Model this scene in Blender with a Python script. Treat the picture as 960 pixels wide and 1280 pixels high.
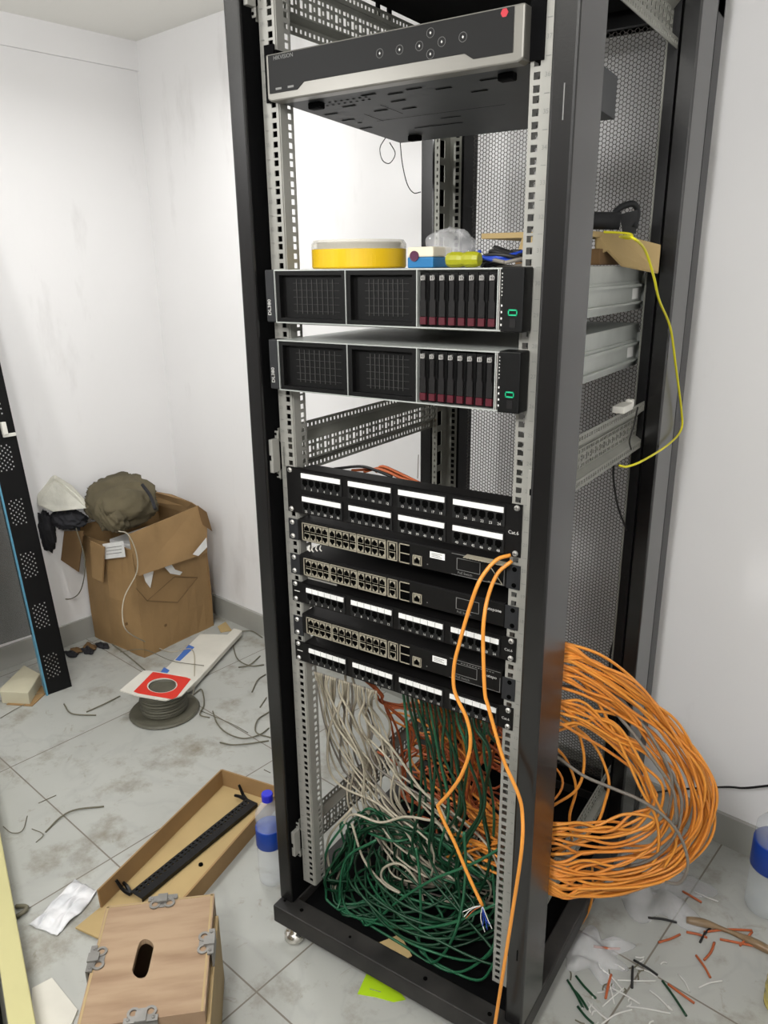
import bpy, math, random
import numpy as np
from mathutils import Vector, Matrix
for o in list(bpy.data.objects): bpy.data.objects.remove(o)
scn = bpy.context.scene
COL = scn.collection
# ---------------------------------------------------------------- camera, light, exposure
ZB = 0.15                                        # height of the first rack unit above the floor
CAM = np.array([0.69697, -1.08495, 1.33661 + ZB]); FPX = 962.0
def _rot(a, b, c):
    Rz = np.array([[math.cos(a), -math.sin(a), 0], [math.sin(a), math.cos(a), 0], [0, 0, 1]])
    Rx = np.array([[1, 0, 0], [0, math.cos(b), -math.sin(b)], [0, math.sin(b), math.cos(b)]])
    Ry = np.array([[math.cos(c), 0, math.sin(c)], [0, 1, 0], [-math.sin(c), 0, math.cos(c)]])
    return Rz @ Rx @ Ry
RM = _rot(0.58556, -0.30866, 0.01116)
cd = bpy.data.cameras.new('camera'); cam = bpy.data.objects.new('camera', cd); COL.objects.link(cam)
cd.sensor_fit = 'VERTICAL'; cd.sensor_height = 24; cd.lens = FPX / 1280 * 24; cd.clip_start = 0.02
cam.matrix_world = Matrix([[RM[i, 0], RM[i, 2], -RM[i, 1], CAM[i]] for i in range(3)] + [[0, 0, 0, 1]])
scn.camera = cam
w = bpy.data.worlds.new('world'); scn.world = w; w.use_nodes = True
w.node_tree.nodes['Background'].inputs[0].default_value = (0.9, 0.95, 1, 1)
w.node_tree.nodes['Background'].inputs[1].default_value = 0.15
scn.view_settings.view_transform = 'Standard'; scn.view_settings.look = 'None'
scn.view_settings.exposure = 0.0; scn.view_settings.gamma = 1; scn.view_settings.use_curve_mapping = False
def lamp(name, loc, size, power, col, spread=180, rot=(0, 0, 0)):
    l = bpy.data.lights.new(name, 'AREA'); l.shape = 'DISK'; l.size = size; l.energy = power; l.color = col
    l.spread = math.radians(spread)
    o = bpy.data.objects.new(name, l); o.location = loc; o.rotation_euler = rot; COL.objects.link(o); return o
def bulb(name, loc, r, power, col):
    l = bpy.data.lights.new(name, 'POINT'); l.shadow_soft_size = r; l.energy = power; l.color = col
    o = bpy.data.objects.new(name, l); o.location = loc; COL.objects.link(o); return o
lamp('ceiling_lamp', (-1.1, 0.38, 2.30), 0.22, 9.5, (1, 0.993, 0.98), 156)
bulb('unseen_bulb', (-0.95, -1.3, 1.95), 0.12, 38, (1, 0.993, 0.98))  # added bulb with no known source, evens the light on the left walls
bulb('unseen_bulb', (0.45, -1.5, 2.05), 0.15, 78, (1, 0.993, 0.98))

def P(u, v, ax, val):
    """the point of the place seen at picture position u, v that lies on the plane ax = val (world)"""
    d = RM @ np.array([(u - 480) / FPX, 1, (640 - v) / FPX]); i = 'xyz'.index(ax)
    return Vector(CAM + (val - CAM[i]) / d[i] * d)
R = random.Random(7)
# ---------------------------------------------------------------- materials
def lin(c):
    return tuple((x / 12.92 if x <= 0.04045 else ((x + 0.055) / 1.055) ** 2.4) for x in [v / 255 for v in c]) + (1,)
MATS = {}
def mat(name, rgb, rough=0.5, metal=0.0, var=0.06, scale=8, bump=0.0, bscale=40, trans=0.0, alpha=1.0, coat=0, rgb2=None, emit=0, ior=1.45, spec=None):
    m = bpy.data.materials.new(name); m.use_nodes = True; nt = m.node_tree; b = nt.nodes['Principled BSDF']
    N = lambda t: nt.nodes.new(t)
    tc = N('ShaderNodeTexCoord')
    nz = N('ShaderNodeTexNoise'); nz.inputs['Scale'].default_value = scale; nz.inputs['Detail'].default_value = 5
    nt.links.new(tc.outputs['Object'], nz.inputs['Vector'])
    cr = N('ShaderNodeValToRGB'); c = lin(rgb)
    c2 = lin(rgb2) if rgb2 else tuple(max(0, x * (1 - 2.2 * var)) for x in c[:3]) + (1,)
    cr.color_ramp.elements[0].position = 0.32; cr.color_ramp.elements[1].position = 0.62
    cr.color_ramp.elements[0].color = c2; cr.color_ramp.elements[1].color = c
    nt.links.new(nz.outputs['Fac'], cr.inputs['Fac']); nt.links.new(cr.outputs['Color'], b.inputs['Base Color'])
    b.inputs['Roughness'].default_value = rough; b.inputs['Metallic'].default_value = metal
    b.inputs['Transmission Weight'].default_value = trans; b.inputs['IOR'].default_value = ior
    b.inputs['Alpha'].default_value = alpha; b.inputs['Coat Weight'].default_value = coat
    if spec is not None: b.inputs['Specular IOR Level'].default_value = spec
    if bump:
        n2 = N('ShaderNodeTexNoise'); n2.inputs['Scale'].default_value = bscale; n2.inputs['Detail'].default_value = 4
        nt.links.new(tc.outputs['Object'], n2.inputs['Vector'])
        bp = N('ShaderNodeBump'); bp.inputs['Strength'].default_value = bump; bp.inputs['Distance'].default_value = 0.01
        nt.links.new(n2.outputs['Fac'], bp.inputs['Height']); nt.links.new(bp.outputs['Normal'], b.inputs['Normal'])
    if emit: b.inputs['Emission Color'].default_value = lin(rgb); b.inputs['Emission Strength'].default_value = emit
    MATS[name] = m; return m

def wall_mat():
    m = mat('wall_paint', (232, 231, 231), 0.75, var=0.02, scale=1.2, bump=0.25, bscale=5, spec=0.3)
    nt = m.node_tree; b = nt.nodes['Principled BSDF']; N = nt.nodes.new
    base = b.inputs['Base Color'].links[0].from_socket
    tc = N('ShaderNodeTexCoord'); mp = N('ShaderNodeMapping'); mp.inputs['Scale'].default_value = (2.5, 2.5, 0.8)
    nz = N('ShaderNodeTexNoise'); nz.inputs['Scale'].default_value = 1.6; nz.inputs['Detail'].default_value = 9; nz.inputs['Roughness'].default_value = 0.62
    nt.links.new(tc.outputs['Object'], mp.inputs['Vector']); nt.links.new(mp.outputs['Vector'], nz.inputs['Vector'])
    cr = N('ShaderNodeValToRGB'); cr.color_ramp.elements[0].position = 0.58; cr.color_ramp.elements[1].position = 0.78
    cr.color_ramp.elements[0].color = (1, 1, 1, 1); cr.color_ramp.elements[1].color = (0.80, 0.79, 0.785, 1)
    nt.links.new(nz.outputs['Fac'], cr.inputs['Fac'])
    mx = N('ShaderNodeMix'); mx.data_type = 'RGBA'; mx.blend_type = 'MULTIPLY'; mx.inputs['Factor'].default_value = 1
    nt.links.new(base, mx.inputs['A']); nt.links.new(cr.outputs['Color'], mx.inputs['B'])
    nt.links.new(mx.outputs['Result'], b.inputs['Base Color'])
    return m
def floor_mat():
    m = mat('floor_tiles', (168, 169, 164), 0.34, var=0.05, scale=2.5, rgb2=(158, 159, 154)); nt = m.node_tree; b = nt.nodes['Principled BSDF']; N = nt.nodes.new
    L = nt.links.new
    base = b.inputs['Base Color'].links[0].from_socket
    tc = N('ShaderNodeTexCoord')
    # brown scuffs and dust
    nz = N('ShaderNodeTexNoise'); nz.inputs['Scale'].default_value = 5.5; nz.inputs['Detail'].default_value = 10; nz.inputs['Roughness'].default_value = 0.68
    L(tc.outputs['Object'], nz.inputs['Vector'])
    cr = N('ShaderNodeValToRGB'); cr.color_ramp.elements[0].position = 0.52; cr.color_ramp.elements[1].position = 0.72
    cr.color_ramp.elements[0].color = (1, 1, 1, 1); cr.color_ramp.elements[1].color = (0.50, 0.44, 0.35, 1)
    L(nz.outputs['Fac'], cr.inputs['Fac'])
    mx = N('ShaderNodeMix'); mx.data_type = 'RGBA'; mx.blend_type = 'MULTIPLY'; mx.inputs['Factor'].default_value = 1
    L(base, mx.inputs['A']); L(cr.outputs['Color'], mx.inputs['B'])
    n3 = N('ShaderNodeTexNoise'); n3.inputs['Scale'].default_value = 14; n3.inputs['Detail'].default_value = 8; n3.inputs['Roughness'].default_value = 0.7; n3.inputs['Distortion'].default_value = 0.8
    L(tc.outputs['Object'], n3.inputs['Vector'])
    c5 = N('ShaderNodeValToRGB'); c5.color_ramp.elements[0].position = 0.60; c5.color_ramp.elements[1].position = 0.74
    c5.color_ramp.elements[0].color = (1, 1, 1, 1); c5.color_ramp.elements[1].color = (0.62, 0.55, 0.44, 1); L(n3.outputs['Fac'], c5.inputs['Fac'])
    m5 = N('ShaderNodeMix'); m5.data_type = 'RGBA'; m5.blend_type = 'MULTIPLY'; m5.inputs['Factor'].default_value = 1
    L(mx.outputs['Result'], m5.inputs['A']); L(c5.outputs['Color'], m5.inputs['B']); mx = m5
    # marble veins
    mu = N('ShaderNodeTexNoise'); mu.inputs['Scale'].default_value = 2.2; mu.inputs['Detail'].default_value = 4; mu.inputs['Distortion'].default_value = 1.5
    L(tc.outputs['Object'], mu.inputs['Vector'])
    c3 = N('ShaderNodeValToRGB'); e = c3.color_ramp.elements; e[0].position = 0.47; e[0].color = (1, 1, 1, 1); e[1].position = 0.53; e[1].color = (1, 1, 1, 1)
    k = e.new(0.5); k.color = (0.93, 0.93, 0.935, 1)
    L(mu.outputs['Fac'], c3.inputs['Fac'])
    m2 = N('ShaderNodeMix'); m2.data_type = 'RGBA'; m2.blend_type = 'MULTIPLY'; m2.inputs['Factor'].default_value = 1
    L(mx.outputs['Result'], m2.inputs['A']); L(c3.outputs['Color'], m2.inputs['B'])
    # 60 cm grout grid (object space is the room's own u, v)
    sp = N('ShaderNodeSeparateXYZ'); L(tc.outputs['Object'], sp.inputs[0])
    fac = []
    for i, off in ((0, GU), (1, GV)):
        a = N('ShaderNodeMath'); a.operation = 'ADD'; a.inputs[1].default_value = 60 - off; L(sp.outputs[i], a.inputs[0])
        d = N('ShaderNodeMath'); d.operation = 'DIVIDE'; d.inputs[1].default_value = 0.6; L(a.outputs[0], d.inputs[0])
        f = N('ShaderNodeMath'); f.operation = 'FRACT'; L(d.outputs[0], f.inputs[0])
        s = N('ShaderNodeMath'); s.operation = 'LESS_THAN'; s.inputs[1].default_value = 0.0065; L(f.outputs[0], s.inputs[0]); fac.append(s)
    mm = N('ShaderNodeMath'); mm.operation = 'MAXIMUM'; L(fac[0].outputs[0], mm.inputs[0]); L(fac[1].outputs[0], mm.inputs[1])
    m3 = N('ShaderNodeMix'); m3.data_type = 'RGBA'; L(mm.outputs[0], m3.inputs['Factor']); L(m2.outputs['Result'], m3.inputs['A'])
    m3.inputs['B'].default_value = lin((112, 106, 96)); L(m3.outputs['Result'], b.inputs['Base Color'])
    return m

mat('ceiling_paint', (238, 237, 232), 0.8, var=0.015, scale=2)
mat('skirting', (158, 158, 152), 0.4, var=0.05, scale=5)
mat('black_steel', (10, 10, 11), 0.4, 0.0, var=0.15, scale=6, bump=0.04, bscale=300, spec=0.35)
mat('black_gloss', (12, 11, 11), 0.24, 0.0, var=0.10, scale=3, bump=0.01, bscale=250, spec=0.5, ior=1.62)
mat('black_matte', (5, 5, 6), 0.8, spec=0.1, var=0.1)
mat('black_panel', (13, 12, 12), 0.5, spec=0.25, var=0.08, scale=10)
mat('port_black', (2, 2, 2), 0.8, spec=0.05)
mat('zinc', (146, 145, 139), 0.42, 0.15, var=0.06, scale=12)
mat('zinc_shaded', (138, 138, 130), 0.42, 0.25, var=0.08, scale=12)  # shade of the backlit braces put into the zinc colour
mat('galvanised', (182, 186, 182), 0.42, 0.4, var=0.10, scale=9)
mat('chrome', (225, 222, 215), 0.18, 0.95, var=0.05)
mat('screw_steel', (205, 203, 198), 0.3, 0.6)
mat('rib_grey', (64, 64, 62), 0.5)
mat('jack_grey', (26, 26, 26), 0.5, spec=0.3)
mat('white_paper', (226, 226, 224), 0.6, var=0.04, scale=30)
mat('white_plastic', (214, 212, 204), 0.4, var=0.03)
mat('print_white', (205, 204, 200), 0.6)
mat('print_dim', (150, 148, 145), 0.6)
mat('print_black', (45, 45, 45), 0.6)
mat('print_grey', (120, 120, 118), 0.6)
mat('dark_red', (72, 16, 28), 0.45)
mat('logo_red', (170, 30, 44), 0.5)
mat('logo_green', (30, 170, 120), 0.4)
mat('silver_bezel', (116, 114, 108), 0.35, 0.3, var=0.04)
mat('dark_plastic', (38, 39, 41), 0.5, spec=0.3)
mat('server_black', (9, 9, 9), 0.5, spec=0.25)
mat('carrier_grey', (27, 26, 26), 0.5, spec=0.25)
mat('port_shield', (156, 150, 133), 0.45)
mat('nvr_under', (70, 72, 74), 0.5, 0.3, var=0.06)
mat('yellow_plastic', (206, 168, 12), 0.35, var=0.03)
mat('clear_plastic', (225, 220, 205), 0.15, alpha=0.45)
mat('blue_plastic', (18, 98, 148), 0.4)
mat('cream_plastic', (205, 196, 176), 0.45)
mat('purple_dark', (70, 14, 50), 0.4)
mat('lime_plastic', (146, 146, 22), 0.35)
mat('bag_clear', (226, 226, 228), 0.10, alpha=0.26, bump=0.4, bscale=60)
mat('cardboard', (152, 122, 82), 0.8, var=0.08, scale=6, bump=0.08, bscale=80)
mat('cardboard_pale', (176, 152, 106), 0.8, var=0.06, scale=6)
mat('cardboard_dark', (112, 86, 54), 0.85, var=0.08, scale=6)
mat('olive_cloth', (94, 86, 66), 0.9, var=0.15, scale=9, bump=0.35, bscale=22)
mat('dark_cloth', (38, 38, 42), 0.9, var=0.2, scale=10, bump=0.3, bscale=25)
mat('foil_white', (196, 194, 182), 0.35, var=0.1, scale=14, bump=0.5, bscale=16)
mat('orange_cable', (220, 138, 54), 0.45, var=0.08, scale=3)
mat('orange_bright', (220, 144, 56), 0.4, var=0.05, scale=3)
mat('orange_red', (176, 90, 50), 0.5, var=0.08, scale=3)
mat('green_cable', (14, 60, 36), 0.42, var=0.12, scale=3)
mat('green_cable_pale', (34, 92, 62), 0.42, var=0.1, scale=3)
mat('white_cable', (172, 164, 146), 0.5, var=0.08, scale=3)
mat('grey_cable', (118, 112, 104), 0.5, var=0.08, scale=3)
mat('black_cable', (26, 25, 25), 0.5)
mat('yellow_cable', (214, 206, 24), 0.42)
mat('floor_wire', (104, 100, 84), 0.55)
mat('spool_grey', (88, 86, 74), 0.55, var=0.12, scale=14)
mat('label_red', (204, 48, 34), 0.55)
mat('board_white', (205, 202, 192), 0.6, var=0.05, scale=8)
mat('tape_blue', (70, 110, 184), 0.5)
mat('carton_cream', (190, 184, 160), 0.7)
mat('wood', (158, 134, 108), 0.6, var=0.12, scale=5, rgb2=(134, 108, 84))
mat('wood_edge', (164, 142, 102), 0.65)
mat('steel_clasp', (140, 138, 134), 0.42, 0.6, var=0.12, scale=30)
mat('glass_tint', (40, 42, 38), 0.08, alpha=0.5)
mat('blue_reflection', (92, 150, 176), 0.3, 0.2)  # blue reflection on the door's inner edge, put into the colour
mat('bottle_plastic', (226, 232, 236), 0.06, alpha=0.26)
mat('bottle_label', (24, 62, 150), 0.35, var=0.1, scale=20)
mat('bottle_cap', (40, 44, 190), 0.35)
mat('lime_paper', (170, 206, 30), 0.5)
mat('tape_brown', (150, 124, 92), 0.3, alpha=0.7)
mat('yellow_tint', (206, 190, 110), 0.2, alpha=0.6)
mat('cream_board', (190, 184, 134), 0.5, var=0.02)
mat('blue_bundle', (30, 62, 160), 0.4)
def wood_grain():
    m = MATS['wood']; nt = m.node_tree
    mp = nt.nodes.new('ShaderNodeMapping'); mp.inputs['Scale'].default_value = (1.0, 6.0, 1.0)
    nz = [n for n in nt.nodes if n.type == 'TEX_NOISE'][0]; tc = [n for n in nt.nodes if n.type == 'TEX_COORD'][0]
    nt.links.new(tc.outputs['Object'], mp.inputs['Vector']); nt.links.new(mp.outputs['Vector'], nz.inputs['Vector'])
wood_grain()
# ---------------------------------------------------------------- mesh builder
class MB:
    def __init__(s): s.v = []; s.f = []; s.m = []; s.mats = []; s.cur = 0; s.X = None
    def use(s, name):
        if name not in s.mats: s.mats.append(name)
        s.cur = s.mats.index(name); return s
    def add(s, vs, fs):
        b = len(s.v)
        if s.X is not None: vs = [s.X @ Vector(p) for p in vs]
        s.v += [tuple(p) for p in vs]; s.f += [tuple(i + b for i in f) for f in fs]; s.m += [s.cur] * len(fs); return s
    def box(s, x0, x1, y0, y1, z0, z1):
        return s.add([(x, y, z) for x in (x0, x1) for y in (y0, y1) for z in (z0, z1)],
                     [(0, 1, 3, 2), (4, 6, 7, 5), (0, 4, 5, 1), (2, 3, 7, 6), (0, 2, 6, 4), (1, 5, 7, 3)])
    def prism(s, poly, a, b, axis='y'):
        """poly of 2-D points, extruded along axis from a to b"""
        n = len(poly)
        mk = {'y': lambda p, t: (p[0], t, p[1]), 'x': lambda p, t: (t, p[0], p[1]), 'z': lambda p, t: (p[0], p[1], t)}[axis]
        vs = [mk(p, a) for p in poly] + [mk(p, b) for p in poly]
        fs = [tuple(range(n))[::-1], tuple(range(n, 2 * n))] + [(i, (i + 1) % n, n + (i + 1) % n, n + i) for i in range(n)]
        return s.add(vs, fs)
    def lathe(s, prof, c=(0, 0, 0), seg=24, axis='z', closed=False):
        vs = []; n = len(prof)
        for k in range(seg):
            a = 2 * math.pi * k / seg
            for r, h in prof:
                p = (r * math.cos(a), r * math.sin(a), h)
                if axis == 'y': p = (p[0], h, p[1])
                if axis == 'x': p = (h, p[0], p[1])
                vs.append((c[0] + p[0], c[1] + p[1], c[2] + p[2]))
        fs = []
        for k in range(seg):
            k2 = (k + 1) % seg
            for i in range(n - 1 + (1 if closed else 0)):
                j = (i + 1) % n; fs.append((k * n + i, k2 * n + i, k2 * n + j, k * n + j))
        if not closed:
            if prof[0][0] > 1e-5: fs.append(tuple(k * n for k in range(seg))[::-1])
            if prof[-1][0] > 1e-5: fs.append(tuple(k * n + n - 1 for k in range(seg)))
        return s.add(vs, fs)
    def tube(s, pts, r, seg=6, cap=True):
        pts = [Vector(p) for p in pts]; n = len(pts); vs = []; fs = []
        t = (pts[1] - pts[0]).normalized(); up = Vector((0, 0, 1)) if abs(t.z) < 0.9 else Vector((1, 0, 0))
        nn = t.cross(up).normalized()
        for i, p in enumerate(pts):
            t = (pts[min(i + 1, n - 1)] - pts[max(i - 1, 0)])
            if t.length < 1e-9: t = Vector((0, 0, 1))
            t.normalize(); nn = (nn - t * nn.dot(t))
            if nn.length < 1e-6: nn = t.orthogonal()
            nn.normalize(); bb = t.cross(nn)
            rr = r(i / (n - 1)) if callable(r) else r
            for k in range(seg):
                a = 2 * math.pi * k / seg; vs.append(p + (nn * math.cos(a) + bb * math.sin(a)) * rr)
        for i in range(n - 1):
            for k in range(seg):
                k2 = (k + 1) % seg; fs.append((i * seg + k, i * seg + k2, (i + 1) * seg + k2, (i + 1) * seg + k))
        if cap: fs += [tuple(range(seg))[::-1], tuple(range((n - 1) * seg, n * seg))]
        return s.add(vs, fs)
    def grid(s, us, vs_, hole, O, du, dv, th):
        """perforated sheet: breakpoints us, vs_, cells where hole(i, j) are open"""
        O = Vector(O); du = Vector(du); dv = Vector(dv); dn = du.cross(dv).normalized() * th
        nu, nv = len(us), len(vs_); id_ = lambda i, j, k: (i * nv + j) * 2 + k
        pts = []
        for u in us:
            for v in vs_:
                p = O + du * u + dv * v; pts += [p, p + dn]
        sol = [[not hole(i, j) for j in range(nv - 1)] for i in range(nu - 1)]
        S = lambda i, j: 0 <= i < nu - 1 and 0 <= j < nv - 1 and sol[i][j]
        fs = []
        for i in range(nu - 1):
            for j in range(nv - 1):
                if not sol[i][j]: continue
                a, b, c, d = (i, j), (i + 1, j), (i + 1, j + 1), (i, j + 1)
                fs.append((id_(*a, 1), id_(*b, 1), id_(*c, 1), id_(*d, 1))); fs.append((id_(*a, 0), id_(*d, 0), id_(*c, 0), id_(*b, 0)))
                for (p, q, nb) in ((a, b, (i, j - 1)), (b, c, (i + 1, j)), (c, d, (i, j + 1)), (d, a, (i - 1, j))):
                    if not S(*nb): fs.append((id_(*p, 0), id_(*q, 0), id_(*q, 1), id_(*p, 1)))
        return s.add(pts, fs)
    def build(s, name, m=None, parent=None, smooth=False, bevel=0, recenter=False):
        me = bpy.data.meshes.new(name); me.from_pydata(s.v, [], s.f); 
        names = s.mats or [m]
        if s.mats and m and m not in s.mats: names = s.mats
        for x in names: me.materials.append(MATS[x])
        if s.mats: me.polygons.foreach_set('material_index', s.m)
        if smooth: me.polygons.foreach_set('use_smooth', [True] * len(me.polygons))
        me.update()
        o = bpy.data.objects.new(name, me); COL.objects.link(o)
        if parent: o.parent = parent
        if bevel:
            b = o.modifiers.new('bevel', 'BEVEL'); b.width = bevel; b.segments = 2; b.limit_method = 'ANGLE'; b.angle_limit = 0.6
        if recenter:
            c = sum((Vector(p) for p in s.v), Vector()) / len(s.v); z = min(p[2] for p in s.v); c.z = z
            me.transform(Matrix.Translation(-c)); o.location = c
        return o
def box(name, m, dims, parent=None, bevel=0, **k): return MB().box(*dims).build(name, m, parent, bevel=bevel, **k)
_tc = {}
def text_geo(txt, size):
    key = txt
    if key not in _tc:
        c = bpy.data.curves.new('t', 'FONT'); c.body = txt; c.size = 1; c.align_x = 'CENTER'; c.align_y = 'CENTER'; c.extrude = 0.0; c.resolution_u = 2
        o = bpy.data.objects.new('t', c); COL.objects.link(o); dg = bpy.context.evaluated_depsgraph_get(); dg.update()
        me = bpy.data.meshes.new_from_object(o.evaluated_get(dg)); _tc[key] = ([tuple(v.co) for v in me.vertices], [tuple(p.vertices) for p in me.polygons])
        bpy.data.objects.remove(o); bpy.data.curves.remove(c); bpy.data.meshes.remove(me)
    v, f = _tc[key]; return [(x * size, y * size) for x, y, _ in v], f
def add_text(mb, txt, size, at, rotv=False):
    """text printed on a surface facing -y, centred at the point 'at'"""
    v, f = text_geo(txt, size)
    if rotv: mb.add([(at[0] - y, at[1], at[2] + x) for x, y in v], f)
    else: mb.add([(at[0] + x, at[1], at[2] + y) for x, y in v], f)
def thing(name, label, cat, loc=(0, 0, 0), group=None):
    o = bpy.data.objects.new(name, None); o.empty_display_size = 0.05; COL.objects.link(o); o.location = loc
    return tag(o, label, cat, group)
def tag(o, label, cat, group=None, kind=None):
    o['label'] = label; o['category'] = cat
    if group: o['group'] = group
    if kind: o['kind'] = kind
    return o
def struct(o): o['kind'] = 'structure'; return o
def dup(src, parent=None, loc=None, delta=None):
    c = src.copy(); COL.objects.link(c)
    if parent is not None: c.parent = parent
    if loc is not None: c.location = loc
    if delta is not None: c.location = src.location + Vector(delta)
    return c
def dup_tree(root, loc):
    r = root.copy(); COL.objects.link(r); r.location = loc
    for ch in list(root.children):
        c = ch.copy(); COL.objects.link(c); c.parent = r
        for g in list(ch.children):
            d = g.copy(); COL.objects.link(d); d.parent = c
    return r
def spline(pts, n=10):
    """centripetal-ish Catmull-Rom through the points"""
    pts = [Vector(p) for p in pts]; q = [pts[0] * 2 - pts[1]] + pts + [pts[-1] * 2 - pts[-2]]; out = []
    for i in range(1, len(q) - 2):
        for k in range(n):
            t = k / n; a, b, c, d = q[i - 1], q[i], q[i + 1], q[i + 2]
            out.append(0.5 * ((2 * b) + (c - a) * t + (2 * a - 5 * b + 4 * c - d) * t * t + (3 * b - a - 3 * c + d) * t ** 3))
    out.append(pts[-1]); return out
def cable(name, pts, r, m, label, cat='cable', group=None, n=8, seg=6, parent=None):
    o = MB().tube(spline(pts, n), r, seg).build(name, m, parent, smooth=True)
    if not parent: tag(o, label, cat, group)
    return o
# ---------------------------------------------------------------- room
cx, cy = -1.92, 1.179
GANG = math.radians(-8.12)
RU = Vector((math.cos(GANG), math.sin(GANG), 0)); RV = Vector((-math.sin(GANG), math.cos(GANG), 0))
c0 = Vector((cx, cy, 0)); HC = 2.31
XR = Matrix.Translation(c0) @ Matrix.Rotation(GANG, 4, 'Z')          # room frame: u along the back wall, v towards it
def room(p): return Vector((p.x - cx, p.y - cy, 0)).dot(RU), Vector((p.x - cx, p.y - cy, 0)).dot(RV)
GU, GV = room(Vector((-0.244, -0.189, 0)))
floor_mat(); wall_mat()
UM, VM = 3.9, -3.3
def rbox(name, m, dims):
    o = MB().box(*dims).build(name, m); o.matrix_world = XR; return struct(o)
rbox('floor', 'floor_tiles', (-0.1, UM + 0.1, VM - 0.1, 0.1, -0.1, 0))
rbox('ceiling', 'ceiling_paint', (-0.1, UM + 0.1, VM - 0.1, 0.1, HC, HC + 0.1))
rbox('wall_back', 'wall_paint', (-0.1, UM + 0.1, 0, 0.1, 0, HC))
rbox('wall_left', 'wall_paint', (-0.1, 0, VM, 0, 0, HC))
rbox('wall_right', 'wall_paint', (UM, UM + 0.1, VM, 0, 0, HC))
mat('dim_bounce_wall', (96, 94, 92), 0.8)  # darker paint made up for the unseen front wall to dim its reflections
rbox('wall_front', 'dim_bounce_wall', (-0.1, UM + 0.1, VM - 0.1, VM, 0, HC))
rbox('trim_1', 'wall_paint', (0, 0.014, VM, 0, HC - 0.10, HC))            # shallow beam along the left wall
rbox('baseboard_back', 'skirting', (0, UM, -0.012, 0, 0, 0.092))
rbox('baseboard_left', 'skirting', (0, 0.012, VM, -0.012, 0, 0.092))
jj = MB()
for u in (2.427, 1.827, 1.227, 0.627, 3.027): jj.box(u, u + 0.003, -0.0128, -0.011, 0.004, 0.088)
o = jj.build('trim_2', 'black_matte'); o.matrix_world = XR; struct(o)      # joints between the skirting tiles
# ---------------------------------------------------------------- the rack
def z(r): return r + ZB
U = 0.04445
def uz(n): return ZB + (n - 1) * U
rack = thing('server_rack', 'tall open black network rack with white hole-punched rails and mesh rear door', 'rack', (0, 0.35, 0))
RX = Matrix.Translation(-Vector(rack.location))
def rk(mb, name, m=None, parent=None, **k):
    """link a mesh given in world coordinates under the rack (or under a part of it)"""
    o = mb.build(name, m, parent or rack, **k)
    if parent is None: o.location = -Vector(rack.location)
    return o
PT = z(1.90); Y0, Y1 = -0.034, 0.575
# base
b = MB(); b.box(-0.30, 0.30, -0.060, -0.012, z(-0.098), z(-0.052)); b.box(-0.30, 0.30, 0.715, 0.760, z(-0.098), z(-0.052))
b.box(-0.30, -0.262, -0.012, 0.715, z(-0.098), z(-0.052)); b.box(0.262, 0.30, -0.012, 0.715, z(-0.098), z(-0.052))
mat('dusty_black', (44, 42, 40), 0.55, var=0.25, scale=14, rgb2=(24, 23, 22))
rk(b, 'base_frame', 'dusty_black', bevel=0.003)
b = MB()
for x, r__ in ((-0.285, 0.003), (-0.235, 0.0045), (-0.10, 0.003), (0.09, 0.0045), (0.235, 0.0045)): rk(MB().lathe([(0.0001, 0.0012), (r__, 0.0012), (r__, 0)], (x, -0.036, z(-0.052)), 10), 'bolt_hole', 'port_black')
rk(MB().box(-0.262, 0.262, -0.012, 0.715, z(-0.088), z(-0.078)), 'bottom_panel', 'black_matte')
foot = MB().lathe([(0.0001, 0), (0.019, 0.0), (0.024, 0.006), (0.024, 0.016), (0.018, 0.024), (0.012, 0.027), (0.012, 0.034), (0.007, 0.035), (0.007, 0.056)], (0, 0, 0), 20)
f0 = rk(foot, 'levelling_foot', 'chrome', smooth=True); f0.location = Vector((-0.262, -0.034, 0)) - rack.location
for x, y in ((0.262, -0.034), (-0.262, 0.735), (0.262, 0.735)): dup(f0, loc=Vector((x, y, 0)) - rack.location)
# posts: channel section, 35 x 105 mm
def post(sx, ya, yb):
    b = MB().use('black_gloss')
    b.box(sx * 0.265, sx * 0.300, ya, yb, z(-0.052), PT) if sx > 0 else b.box(-0.300, -0.265, ya, yb, z(-0.052), PT)
    o = rk(b, 'post', bevel=0.004)
    MB().box(min(sx * 0.2643, sx * 0.2651), max(sx * 0.2643, sx * 0.2651), ya + 0.004, yb - 0.001, z(-0.05), PT - 0.001).build('inner_dark_sheet', 'black_matte', o)  # matte black sheet added to keep reflections off the inner face
    d = MB()                                                             # slots along the inner and front faces
    xi = sx * 0.2640
    for k in range(18):
        zz = z(0.02) + k * 0.104
        d.box(xi - 0.0006, xi + 0.0006, (ya + yb) / 2 - 0.004, (ya + yb) / 2 + 0.004, zz, zz + 0.03)
        d.box(xi - 0.0006, xi + 0.0006, yb - 0.02, yb - 0.014, zz + 0.05, zz + 0.056)
    d.build('slots', 'port_black', o)
    return o
pl = post(-1, -0.034, 0.071); pr = post(1, -0.034, 0.071); post(-1, 0.590, 0.700); post(1, 0.575, 0.700)
MB().box(0.284, 0.2855, -0.0346, -0.0336, z(1.515), z(1.558)).build('slot', 'print_grey', pr); MB().box(0.283, 0.285, -0.0346, -0.0336, z(0.11), z(0.135)).build('slot', 'port_black', pr)
MB().box(-0.2995, -0.3006, -0.02, -0.012, z(1.42), z(1.47)).build('slot', 'port_black', pl)
# inner return of the rear right post (faces the front)
rk(MB().box(0.2455, 0.265, 0.570, 0.640, z(-0.052), PT), 'post_return', 'black_steel')
rk(MB().box(-0.300, -0.222, 0.655, 0.700, z(-0.052), PT), 'post_return', 'black_steel')
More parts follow.
